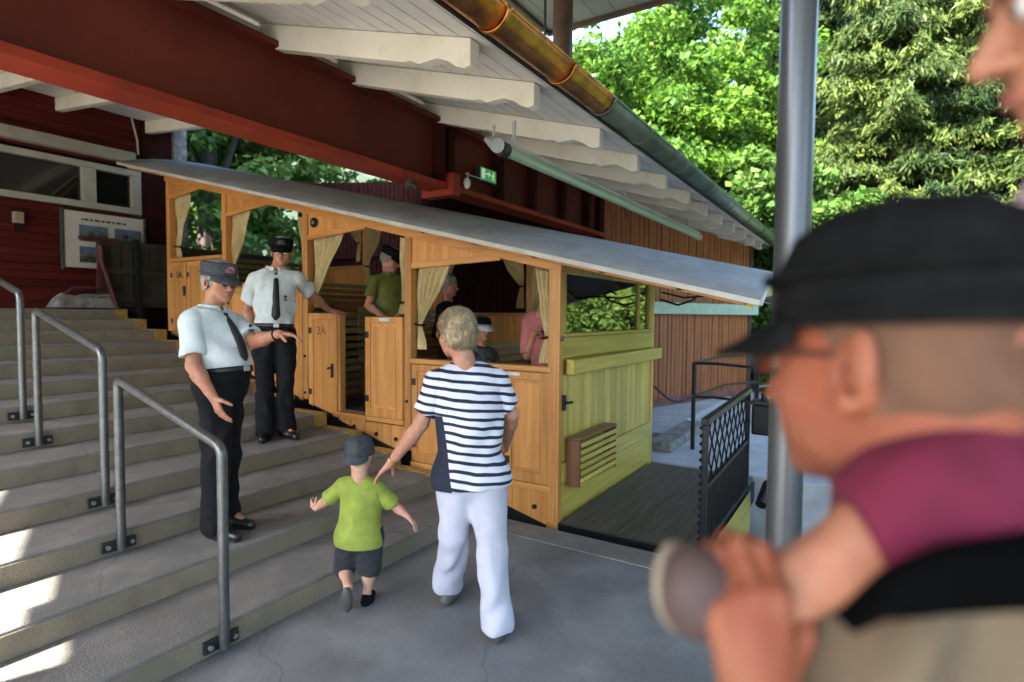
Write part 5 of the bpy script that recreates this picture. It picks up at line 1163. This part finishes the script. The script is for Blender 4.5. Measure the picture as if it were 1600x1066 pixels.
def watch(p, J, q, m='black'):
    a, b = np.array(J['wr' + q], float), np.array(J['el' + q], float); d = nrm_(b - a); c = a + d * .025; x = nrm_(np.cross(d, (0, 0, 1))); y = np.cross(d, x)
    MB().tube([c + (x * math.cos(t) + y * math.sin(t)) * .031 for t in np.linspace(0, 2 * math.pi, 20)], .006, 6).build('watch' if m == 'black' else 'bracelet', m, p['root'], smooth=True)
M['stubble'] = mat('short_cropped_hair', (.15, .08, .05), .95, var=.12, vscale=20, bump=.1, bscale=300, spec=.1)
# ------------------------------------------------------------------ the people
IR = RM @ np.array([1., 0, 0]); IA = RM @ np.array([0, 0, 1.]); IA[2] = 0; IA = nrm_(IA); IR[2] = 0; IR = nrm_(IR)
def dirn(right, away, up=0.): return nrm_(IR * right + IA * away + np.array([0, 0, up]))
def pix(D, **k): return {a: atd(v[0], v[1], D + (v[2] if len(v) > 2 else 0)) for a, v in k.items()}

# near officer
D = 3.48
J = pix(D, head=(343, 441), shL=(366, 500, .16), shR=(300, 500, -.14), elL=(398, 534, .02), wrL=(436, 522, -.12), elR=(302, 572, -.20), wrR=(334, 622, -.28),
        hipL=(356, 603, .08), hipR=(334, 603, -.08), knL=(355, 708, .10), knR=(337, 712, -.06), anL=(356, 797, .14), anR=(335, 822, -.04), toL=(388, 806, .10), toR=(372, 830, -.06))
J['base'] = (J['anR'][0], J['anR'][1], .25)
fb_ = dirn(.9, -.45)
p = person('near officer in pale short-sleeved shirt, black tie and dark glasses pointing to the car', J, fb_, dirn(.85, -.5, -.12), dict(s=.97, hs=1.0, w=1.0, belly=.035, skin='skin1', pants='black_cloth', shirt='shirtw', zf=.25, foot=dirn(.95, -.3), footL=dirn(.97, -.2), hemoff=.035, shoes='shoe', waist=.085, hem=.080,
    handL=(dirn(1, -.15, -.05), (0, 0, -1), dirn(.2, -1, .1), .38, .95), handR=(dirn(.45, -.2, -.85), dirn(.4, .8, -.2), dirn(.7, -.5, .35), .30, .95), seed=3, sleeve=.74, sf=.009, se=.019))
collar(p); tie(p); belt(p); pocket(p, -.075, .27, crest='crest'); pocket(p, .075, .27); glasses(p['body'], p['fr'], p['T'], 1.0, lens='lens_dark'); face_bits(p['body'], p['fr'], p['T'], 1.0)
hair(p['body'], p['C'], p['fr'], 1.0, 'grey_hair', seed=2, low=-.045, strands=2000, slen=.012); cap(p['root'], p['C'], p['fr'], 1.05, 'cap_grey', 'army', patch='badge_red', mb_='cap_grey', height=.080); watch(p, J, 'L')
# far officer
D = 5.03
J = pix(D, head=(440, 394), shL=(462, 432, .08), shR=(398, 434, -.06), elL=(488, 462, .28), wrL=(514, 485, .50), elR=(386, 482, .04), wrR=(392, 522, -.05),
        hipL=(443, 525, .04), hipR=(414, 525, -.02), knL=(446, 598, .02), knR=(414, 602, -.04), anL=(446, 666, .06), anR=(415, 676, -.02), toL=(461, 672, -.04), toR=(424, 686, -.14))
J['base'] = (J['anR'][0], J['anR'][1], .5)
p = person('far officer in pale short-sleeved shirt and black tie with his hand on the car door', J, dirn(.3, -1), dirn(.35, -1, -.1), dict(s=1.0, hs=1.0, w=1.0, belly=.02, skin='skin1', pants='black_cloth', shirt='shirtw', zf=.5, foot=dirn(.25, -1), footL=dirn(.75, -.6), hemoff=.03, shoes='shoe', waist=.085, hem=.082,
    handL=(dirn(.7, .7, -.1), (0, 0, -1), dirn(.7, -.7), .15), handR=(dirn(.15, -.1, -1), dirn(.9, .1), dirn(.2, -1), .35), seed=9, sleeve=.72, sf=.009, se=.018))
collar(p); tie(p); belt(p); pocket(p, -.075, .27, crest='crest'); pocket(p, .075, .27); glasses(p['body'], p['fr'], p['T'], 1.0, lens='lens_clear'); face_bits(p['body'], p['fr'], p['T'], 1.0)
hair(p['body'], p['C'], p['fr'], 1.0, 'grey_hair', seed=4, low=-.045, strands=2000, slen=.012); cap(p['root'], p['C'], p['fr'], 1.05, 'cap_dark', 'army', patch='crest', height=.080)
mo = MB(); mo.tube([p['T'](-.028, .094, -.058), p['T'](0, .108, -.052), p['T'](.028, .094, -.058)], [.003, .006, .003], 6); mo.build('moustache', 'grey_hair', p['body'], smooth=True)

# woman in the striped top
def stripemat():
    m = bpy.data.materials.new('navy_and_white_stripes'); m.use_nodes = True; N = m.node_tree.nodes; L = m.node_tree.links; b = N['Principled BSDF']; b.inputs['Roughness'].default_value = .85
    tc = N.new('ShaderNodeTexCoord'); se = N.new('ShaderNodeSeparateXYZ'); L.new(tc.outputs['Object'], se.inputs[0])
    nz = N.new('ShaderNodeTexNoise'); nz.inputs['Scale'].default_value = 5; L.new(tc.outputs['Object'], nz.inputs[0])
    dt = N.new('ShaderNodeVectorMath'); dt.operation = 'DOT_PRODUCT'; L.new(tc.outputs['Object'], dt.inputs[0]); dt.inputs[1].default_value = tuple(IR)
    def math_(op, a, b_=None, c=None):
        n = N.new('ShaderNodeMath'); n.operation = op
        for i, v in enumerate((a, b_, c)):
            if v is None: continue
            if isinstance(v, (int, float)): n.inputs[i].default_value = v
            else: L.new(v, n.inputs[i])
        return n.outputs[0]
    z = math_('MULTIPLY_ADD', dt.outputs['Value'], .10, se.outputs[2]); z = math_('MULTIPLY_ADD', nz.outputs[0], .03, z)
    fr = math_('FRACT', math_('MULTIPLY', z, 1 / .0435)); st = math_('LESS_THAN', fr, .38)
    side = math_('LESS_THAN', math_('MULTIPLY_ADD', se.outputs[2], .16, dt.outputs['Value']), .012); low = math_('LESS_THAN', se.outputs[2], 1.09); pan = math_('MULTIPLY', side, low)
    side2 = math_('GREATER_THAN', dt.outputs['Value'], .235); pan2 = math_('MULTIPLY', side2, low); a = math_('MAXIMUM', math_('MAXIMUM', st, pan), pan2)
    mx = N.new('ShaderNodeMix'); mx.data_type = 'RGBA'; L.new(a, mx.inputs[0]); mx.inputs[6].default_value = (.66, .66, .72, 1); mx.inputs[7].default_value = (.012, .014, .035, 1); L.new(mx.outputs[2], b.inputs['Base Color'])
    return m
M['stripes'] = stripemat()
D = 2.95
J = pix(D, head=(712, 522, .02), shL=(684, 590, .0), shR=(776, 588, .04), elL=(658, 662, .02), wrL=(612, 722, .14), elR=(799, 648, .10), wrR=(792, 690, .28),
        hipL=(714, 748, .02), hipR=(760, 750, .0), knL=(708, 835, .02), knR=(768, 862, -.02), anL=(701, 908, .25), anR=(776, 975, -.10), toL=(694, 928, .34), toR=(778, 990, -.02))
bs = atd(740, 985, 2.9); J['base'] = (bs[0], bs[1], 0)
p = person('woman with short blond hair in striped top and white trousers seen from behind', J, dirn(-.12, 1), dirn(-.62, .8, -.10), dict(s=.95, hs=.98, w=1.10, arm=.98, skin='skin2', pants='whitepants', shirt='stripes', zf=0., foot=dirn(-.05, 1), footL=dirn(.25, .9), hemoff=.03, solem='grey_shoe', shoes='grey_shoe', waist=.10, hem=.088, hemz=-.035, untuck=1, pe=.016, se=.020,
    handL=(dirn(-.55, .15, -.6), dirn(-.1, .6, -.8), dirn(.3, .7, .1), .12, 1.0), handR=(dirn(0, .8, -.5), dirn(-1, 0), (0, 0, 1), .4), seed=14, sleeve=.72, sf=.006, pf=.0075, seat=.004))
hair(p['body'], p['C'], p['fr'], 1.02, 'blond_hair', seed=8, low=-.058, front=.085, thick=.013, h=.004, name='hair', strands=9000, slen=.034); watch(p, J, 'L', 'gold'); glasses(p['body'], p['fr'], p['T'], 1.0, lens='lens_clear', frame='gold')
face_bits(p['body'], p['fr'], p['T'], 1.0)
# boy
D = 3.15
J = pix(D, head=(563, 710, .0), shL=(538, 757, .0), shR=(588, 758, .0), elL=(509, 783, .02), wrL=(493, 795, .10), elR=(617, 790, .04), wrR=(638, 808, .0),
        hipL=(548, 842, .0), hipR=(575, 842, .0), knL=(538, 886, .09), knR=(577, 888, .05), anL=(544, 918, -.08), anR=(573, 930, .02), toL=(541, 952, -.02), toR=(575, 945, .0))
bs = atd(573, 950, 3.14); J['base'] = (bs[0], bs[1], 0)
p = person('small boy in lime green shirt and backwards grey cap running up the platform', J, dirn(.05, 1), dirn(.15, 1, .0), dict(s=.56, hs=.74, w=1.12, arm=1.0, skin='skin3', pants='shorts', shirt='lime', zfR=0., foot=dirn(.1, 1), shoes='cap_dark', waist=.12, pend=.0, hemz=-.06, untuck=1, pe=.018, se=.016,
    handL=(dirn(-.6, .5, .3), dirn(0, 1), (0, 0, 1), .5, .95), handR=(dirn(.6, -.1, -.6), dirn(-.6, 0, -.6), dirn(.2, 1), .4, .95), seed=21, sleeve=.80, sf=.004, pf=.005, h_body=.006, h_cl=.0055, h_head=.0035, h_hand=.0028))
fr = p['fr']; hair(p['body'], p['C'], fr, .74, 'blond_hair', seed=12, low=-.05, h=.0035, thick=.004, strands=1500, slen=.012)
bcp = cap(p['root'], p['C'], fr, .86, 'cap_grey', 'base', brim=.012, back=True, zlow=.004, height=.115, mb_='cap_grey')
c = p['C'] - fr[1] * .083 + fr[2] * .012
MB().tube([c + fr[0] * .030 * math.cos(t) * 1.0 + fr[2] * (.030 * math.sin(t)) + fr[1] * .006 * abs(math.cos(t)) for t in np.linspace(0, math.pi, 14)], .004, 6).build('cap_opening_edge', 'cap_dark', bcp, smooth=True)
MB().grid(lambda a, b: tuple(c - fr[1] * .004 + fr[0] * .028 * (2 * a - 1) * math.sqrt(max(0, 1 - b * b * .95)) + fr[2] * (.028 * b - .004) + fr[1] * .006 * (2 * a - 1) ** 2), 10, 8).build('hair_in_opening', 'blond_hair', bcp, smooth=True)
face_bits(p['body'], fr, p['T'], .74, brow='blond_hair')
# sandal/shoe of the lifted foot shows its sole
sp_ = atd(541, 938, 3.02); dn = dirn(0, -1, -.1); A2 = np.array([IR, nrm_(np.cross(dn, IR)), dn])
V, Q = surf([ell(sp_, A2, (.030, .072, .022), .02), ell(sp_ + dirn(0, .3) * .02, A2, (.028, .060, .03), .02)], .004); so = arr_mesh('shoe', V, Q, 'grey_shoe', p['root'], smooth=True)

# passengers
D = 6.13
J = pix(D, head=(611, 405), shL=(632, 440, .14), shR=(585, 438, -.08), elL=(642, 476, .05), wrL=(622, 494, -.20), elR=(576, 478, -.14), wrR=(596, 492, -.32),
        hipL=(618, 515, .06), hipR=(598, 515, -.04), knL=(618, 575, .04), knR=(600, 575, -.04), anL=(618, 622, .04), anR=(600, 622, -.04), toL=(632, 630, .02), toR=(616, 630, -.06))
J['base'] = (J['anR'][0], J['anR'][1], flo[1])
p = person('man in olive green shirt and black cap standing in the open doorway of the car', J, dirn(.8, -.45), dirn(.85, -.25, -.40), dict(s=1.0, w=1.02, belly=.02, skin='skin2', pants='black_cloth', shirt='olive', shoes='shoe', h_body=.011, h_cl=.009, waist=.1, hemz=.0, se=.018,
    handL=(dirn(-.5, -.6, -.3), (0, 0, -1), dirn(-.6, .6), .4), handR=(dirn(.5, -.6, -.25), (0, 0, -1), dirn(.6, .6), .4), seed=31, h_hand=.005, h_head=.005))
collar(p, 'olive'); hair(p['body'], p['C'], p['fr'], 1., 'grey_hair', seed=5, low=-.05); cap(p['root'], p['C'], p['fr'], 1.06, 'cap_dark', 'army', height=.08); face_bits(p['body'], p['fr'], p['T'], 1.); glasses(p['body'], p['fr'], p['T'], 1., lens='lens_clear')
D = 5.73
J = pix(D, head=(754, 514), shL=(768, 552, .12), shR=(738, 552, -.12), elL=(782, 590, .0), wrL=(752, 600, -.14), elR=(736, 592, -.20), wrR=(742, 604, -.30),
        hipL=(762, 618, .1), hipR=(752, 618, -.08), knL=(722, 620, -.1), knR=(714, 622, -.26), anL=(722, 680, -.12), anR=(716, 680, -.26), toL=(706, 690, -.16), toR=(700, 690, -.30))
J['base'] = (J['anR'][0], J['anR'][1], flo[0])
p = person('seated passenger in checked shirt and dark cap with a white brim inside the car', J, dirn(-.7, -.6), dirn(.5, -.85, -.1), dict(s=.95, w=1., skin='skin2', pants='black_cloth', shirt='check', shoes='shoe', h_body=.012, h_cl=.010, waist=.1, hemz=-.02, se=.018,
    handL=(dirn(-.7, -.4), (0, 0, -1), dirn(0, 1), .4), handR=(dirn(-.7, -.4), (0, 0, -1), dirn(0, 1), .4), seed=33, h_hand=.005, h_head=.005))
hair(p['body'], p['C'], p['fr'], .97, 'brown_hair', seed=6); cap(p['root'], p['C'], p['fr'], 1.0, 'cap_dark', 'base', mb_='capwhite'); face_bits(p['body'], p['fr'], p['T'], 1.)
D = 5.10
J = pix(D, head=(903, 440, -.05), shL=(826, 500, .0), shR=(868, 498, -.12), elL=(824, 556, .0), wrL=(834, 524, -.12), elR=(874, 545, -.12), wrR=(850, 526, -.2),
        hipL=(844, 600, .06), hipR=(864, 600, -.06), knL=(858, 680, .04), knR=(884, 680, -.06), anL=(858, 735, .04), anR=(884, 735, -.06), toL=(846, 744, .0), toR=(872, 744, -.10))
J['head'] = atd(868, 446, 5.02)
J['base'] = (J['anR'][0], J['anR'][1], flo[0])
p = person('dark-haired woman in coral pink top holding a camera behind the end window of the car', J, dirn(-.8, -.4), dirn(-.7, -.6, -.1), dict(s=.93, w=.9, skin='skin1', pants='black_cloth', shirt='pink', shoes='shoe', h_body=.012, h_cl=.010, waist=.1, hemz=-.05, untuck=1, se=.018, sleeve=.9,
    handL=(dirn(.3, -.5, .5), dirn(.5, .5), dirn(0, -1), .8), handR=(dirn(-.5, -.5, .4), dirn(-.5, .5), dirn(0, -1), .8), seed=35, h_hand=.005, h_head=.005))
hair(p['body'], p['C'], p['fr'], .98, 'brown_hair', seed=7, low=-.10, thick=.02); face_bits(p['body'], p['fr'], p['T'], .98, brow='brown_hair')
cc_ = atd(846, 520, 4.93); th_ = thing('camera', 'small black camera held up by the woman in the coral pink top', 'camera', tuple(cc_)); MB().beam(tuple(cc_ - IR * .05), tuple(cc_ + IR * .05), .045, .065).build('camera_body', 'black', th_, bev=.008); MB().tube([tuple(cc_ - IA * .02), tuple(cc_ - IA * .07)], .024, 12).build('lens_barrel', 'black', th_)
D = 6.5
J = pix(D, head=(701, 446), shL=(714, 480, .16), shR=(690, 480, -.14), elL=(718, 515, .1), wrL=(700, 535, -.1), elR=(686, 515, -.15), wrR=(690, 535, -.3),
        hipL=(708, 556, .1), hipR=(698, 556, -.1), knL=(706, 612, .1), knR=(698, 612, -.1), anL=(706, 655, .1), anR=(698, 655, -.1), toL=(694, 664, .1), toR=(686, 664, -.1))
J['base'] = (J['anR'][0], J['anR'][1], flo[0])
p = person('passenger in dark clothes standing in shadow behind the curtain of the lowest compartment', J, dirn(1, -.2), dirn(1, -.2, -.1), dict(s=.98, w=1., skin='skin1', pants='black_cloth', shirt='cap_dark', shoes='shoe', h_body=.013, h_cl=.011, waist=.1, hemz=-.02, se=.018, sleeve=1.3,
    handL=(dirn(.5, -.4, -.5), (0, 0, -1), dirn(0, 1), .4), handR=(dirn(.5, -.4, -.5), (0, 0, -1), dirn(0, 1), .4), seed=36, h_hand=.006, h_head=.006))
hair(p['body'], p['C'], p['fr'], 1., 'grey_hair', seed=17, h=.006); face_bits(p['body'], p['fr'], p['T'], 1.)

# ------------------------------------------------------------------ man in the foreground with a child on his shoulders
def PP(x, y, d): return atd(x, y, d)
root = thing('person', 'blurred man in a black cap and khaki shirt filling the right foreground', 'person', (.75, -.15, 0))
fh = dirn(-.50, .86, -.05); fr = head_frame(fh, nrm_(np.array([0, 0, 1.]) + IR * .04)); C0 = PP(1388, 566, .555)
nkb = PP(1500, 800, .56)
HS = 1.05; hp, T = head_prims(C0, fr, HS, None)
hp += [cone(T(0, -.035, -.05), nkb, .058, .066, .04), ell(T(0, -.055, -.045), np.array(fr), np.array([.062, .055, .07]), .03)]
# trunk, shoulders, both arms, legs to the ground
che = PP(1600, 1020, .60); che = che + IA * .02
shl = PP(1400, 1060, .50); shr = che + (che - shl) * .95
dn = np.array([0, 0, -1.])
pel = che + dn * .52 + IR * .02; hipl = pel - IA * .07 - IR * .07; hipr = pel + IA * .07 + IR * .07
ftl = np.array([hipl[0], hipl[1], .08]); ftr = np.array([hipr[0], hipr[1], .08])
UB = [ell(che + dn * .10, np.array([nrm_(shr - shl), nrm_(np.cross((0, 0, 1), shr - shl)), (0, 0, 1.)]), np.array([.18, .12, .22]), .06), ell(pel + np.array([0, 0, .10]), np.eye(3), np.array([.16, .14, .22]), .06),
      cone(nkb, shl + (nkb - shl) * .3, .07, .065, .06), cone(nkb, shr, .07, .06, .06), cone(shl, shl + (nkb - shl) * .3, .064, .066, .05)]
elb = PP(1215, 1390, .44); wri = PP(1185, 1110, .458)
ARM = [cone(shl, elb, .058, .044, .04), cone(elb, elb + (wri - elb) * .4, .044, .044, .02), cone(elb + (wri - elb) * .35, wri, .044, .031, .02)]
elr = shr + dn * .28; wrr = elr + dn * .1 - IR * .15 - IA * .12
LG = [cone(hipl, (hipl + ftl) / 2, .09, .06, .03), cone((hipl + ftl) / 2, ftl, .06, .04, .03), cone(hipr, (hipr + ftr) / 2, .09, .06, .03), cone((hipr + ftr) / 2, ftr, .06, .04, .03), cone(ftl, ftl - IR * .14, .04, .03, .02), cone(ftr, ftr - IR * .14, .04, .03, .02), cone(shr, elr, .055, .045, .04), cone(elr, wrr, .044, .03, .02)]
hd = hand(wri, nrm_(PP(1170, 970, .462) - wri), nrm_(IA + IR * .15), IR, curl=.85, s=.98, spread=.10, thumb=.8, curls=(.95, .98, 1.0, 1.05))
V, Q = merge([surf(UB + ARM[:1] + LG, .012), surf(hp, .0032), surf(ARM[1:] + hd, .0030), surf(hand(wrr, nrm_(wrr - elr), -IA, IR, .5), .005)])
bd = arr_mesh('body', V, Q, 'skin_fg', root, smooth=True)
V, Q = surf([(*q[:3], q[3] + .024, q[4] + .024, *q[5:]) if q[0] == 'c' else ell(q[1], q[2], q[3] + .024, q[4]) for q in UB] + [cone(shl, shl + (elb - shl) * .75, .086, .088, .04), cone(shr, shr + (elr - shr) * .8, .07, .07, .04)], .007, folds(71, .011, (30, 70), .7),
            [(nkb + np.array([0, 0, .005]) + IA * .0, nrm_(np.array([0, 0, 1.]) + nrm_(T(0, 0, 0) - nkb) * .6))])
sh_ = arr_mesh('shirt', V, Q, 'khaki', root, smooth=True)
V, Q = surf([ell(pel, np.eye(3), np.array([.17, .15, .14]), .05), cone(hipl, ftl + np.array([0, 0, .05]), .11, .08, .03), cone(hipr, ftr + np.array([0, 0, .05]), .11, .08, .03)], .014, folds(72, .006)); arr_mesh('trousers', V, Q, 'black_cloth', root, smooth=True)
for ft in (ftl, ftr): V, Q = surf([cone(ft - np.array([0, 0, .035]) + IR * .04, ft - np.array([0, 0, .04]) - IR * .17, .045, .036, .02)], .007); arr_mesh('shoe', V, Q, 'shoe', root, smooth=True)
hair(bd, C0, fr, HS, 'stubble', seed=44, low=-.062, h=.003, thick=.0015, front=.05, strands=14000, slen=.007)
o = cap(root, C0, fr, HS * 1.02, 'cap_dark', 'base', brim=.080, tilt=.07, zlow=.030, height=.105, mb_='cap_dark')
# fold line of the cap band
r, f, u = fr
bt = MB(); bt.tube([C0 + u * .082 + (r * math.cos(t) * .1035 + f * (math.sin(t) * .128 - .016)) for t in np.linspace(0, 2 * math.pi, 50)], .005, 8); bt.build('band_fold', 'cap_dark', o, smooth=True)
glasses(bd, fr, T, HS, lens='lens_clear', frame='bracket'); face_bits(bd, fr, T, HS)
# black carrier strap across the shoulder
st = MB()
cv = [PP(1318, 975, .425), PP(1380, 930, .408), PP(1470, 906, .400), PP(1600, 892, .398), PP(1780, 892, .40)]
cv = [np.array(q) for q in cv]
def cvp(t):
    x = t * (len(cv) - 1); i = min(int(x), len(cv) - 2); e = x - i; e = e * e * (3 - 2 * e) * .4 + e * .6; return cv[i] * (1 - e) + cv[i + 1] * e
def sf_(a, b):
    c = cvp(a); th = 2 * math.pi * b; w = .001 + .017 * min(1, a * 2.4) ** .7 + .013 * a; return c + np.array([0, 0, 1.]) * w * math.cos(th) + IA * .014 * math.sin(th)
st.grid(sf_, 30, 20); st.build('carrier_strap', 'strap', root, smooth=True)

# child on his shoulders
croot = thing('person', 'small child in magenta trousers riding on the foreground man with one leg held', 'person', (.75, -.2, 1.4))
kn = PP(1476, 800, .480); hp_ = PP(1740, 680, .50); an = PP(1215, 925, .505); ft = PP(1105, 925, .515)
hpr = hp_ + IA * .12; knr = PP(1580, 800, .76); anr = PP(1590, 1010, .80)
cpel = (hp_ + hpr) / 2; cche = PP(1860, 330, .50); chd = PP(1780, -30, .46)
frc = head_frame(dirn(-.88, .42, -.20)); hc_, Tc = head_prims(chd, frc, .95, None)
cl1 = PP(1800, 380, .45); cel = PP(1800, 560, .42); cwr = PP(1720, 470, .45)
cbody = [ell((cpel + cche) / 2, np.eye(3), np.array([.085, .085, .15]), .05), cone(cche - IA * .06, cche + IA * .08, .05, .05, .04), cone(chd - np.array([0, 0, .06]), cche, .035, .04, .03), ell(cpel, np.eye(3), np.array([.09, .09, .08]), .05),
         cone(hp_, kn, .060, .043, .03), cone(kn, kn + (an - kn) * .35, .040, .038, .02), cone(kn + (an - kn) * .3, an, .038, .026, .02), cone(an, ft, .027, .026, .02),
         cone(hpr, knr, .062, .046, .03), cone(knr, anr, .042, .027, .02), cone(anr, anr - IR * .07 + dn * .02, .026, .022, .02), cone(cl1, cel, .028, .023, .02), cone(cel, cwr, .023, .017, .02)]
V, Q = merge([surf(cbody, .0045), surf(hc_, .004), surf(hand(cwr, dirn(-.9, .1, -.2), (0, 0, -1), dirn(0, 1), .3, .55), .0022)])
cb = arr_mesh('body', V, Q, 'skin_fgc', croot, smooth=True); face_bits(cb, frc, Tc, .95, brow='brown_hair'); hair(cb, chd, frc, .95, 'brown_hair', seed=50, low=-.06, h=.004)
V, Q = surf([ell(cpel, np.eye(3), np.array([.105, .10, .09]), .05), cone(hp_, kn, .078, .066, .03), cone(kn, kn + (an - kn) * .55, .066, .060, .03), cone(hpr, knr, .078, .066, .03), cone(knr, knr + (anr - knr) * .25, .066, .062, .03)], .0045, folds(81, .005, (40, 80), .8),
            [(kn + (an - kn) * .47, nrm_(an - kn + np.array([0, 0, .03])))]); arr_mesh('trousers', V, Q, 'magenta', croot, smooth=True)
V, Q = surf([ell(PP(1668, 655, .465), np.eye(3), np.array([.045, .045, .035]), .04), ell((cpel + cche) / 2 + np.array([0, 0, .02]), np.eye(3), np.array([.10, .10, .165]), .05), cone(cche - IA * .06, cche + IA * .08, .062, .062, .04), cone(cl1, cl1 + (cel - cl1) * .6, .04, .042, .03)], .006, folds(82, .004)); arr_mesh('shirt', V, Q, 'pinkwhite', croot, smooth=True)
# sandals
fd = nrm_(IA * .75 - IR * .75 - np.array([0, 0, .15])); sd_ = nrm_(PP(1112, 985, .475) - PP(1078, 858, .475)); nn_ = nrm_(np.cross(fd, sd_)); A3 = np.array([sd_, nn_, nrm_(np.cross(nn_, sd_) if True else fd)])
sc = PP(1088, 925, .49)
V, Q = surf([ell(sc, A3, (.037, .030, .026), .02), cone(sc, an, .024, .026, .03)], .003); sd1 = arr_mesh('sandal', V, Q, 'mauve', croot, smooth=True)
V, Q = surf([ell(sc + fd * .016, A3, (.040, .034, .012), .02)], .0025, None, [(sc + fd * .016, -fd)]); arr_mesh('sole', V, Q, 'sole', sd1, smooth=True)
for t in (-.004,): MB().tube([sc + sd_ * (t + .0) + nn_ * .031 * math.cos(a) - fd * .028 * math.sin(a) for a in np.linspace(0, math.pi, 12)], .004, 6).build('sandal_strap', 'mauve', sd1, smooth=True)
V, Q = surf([cone(anr, anr - IR * .07 + dn * .03, .032, .028, .02)], .004); arr_mesh('sandal', V, Q, 'mauve', croot, smooth=True)
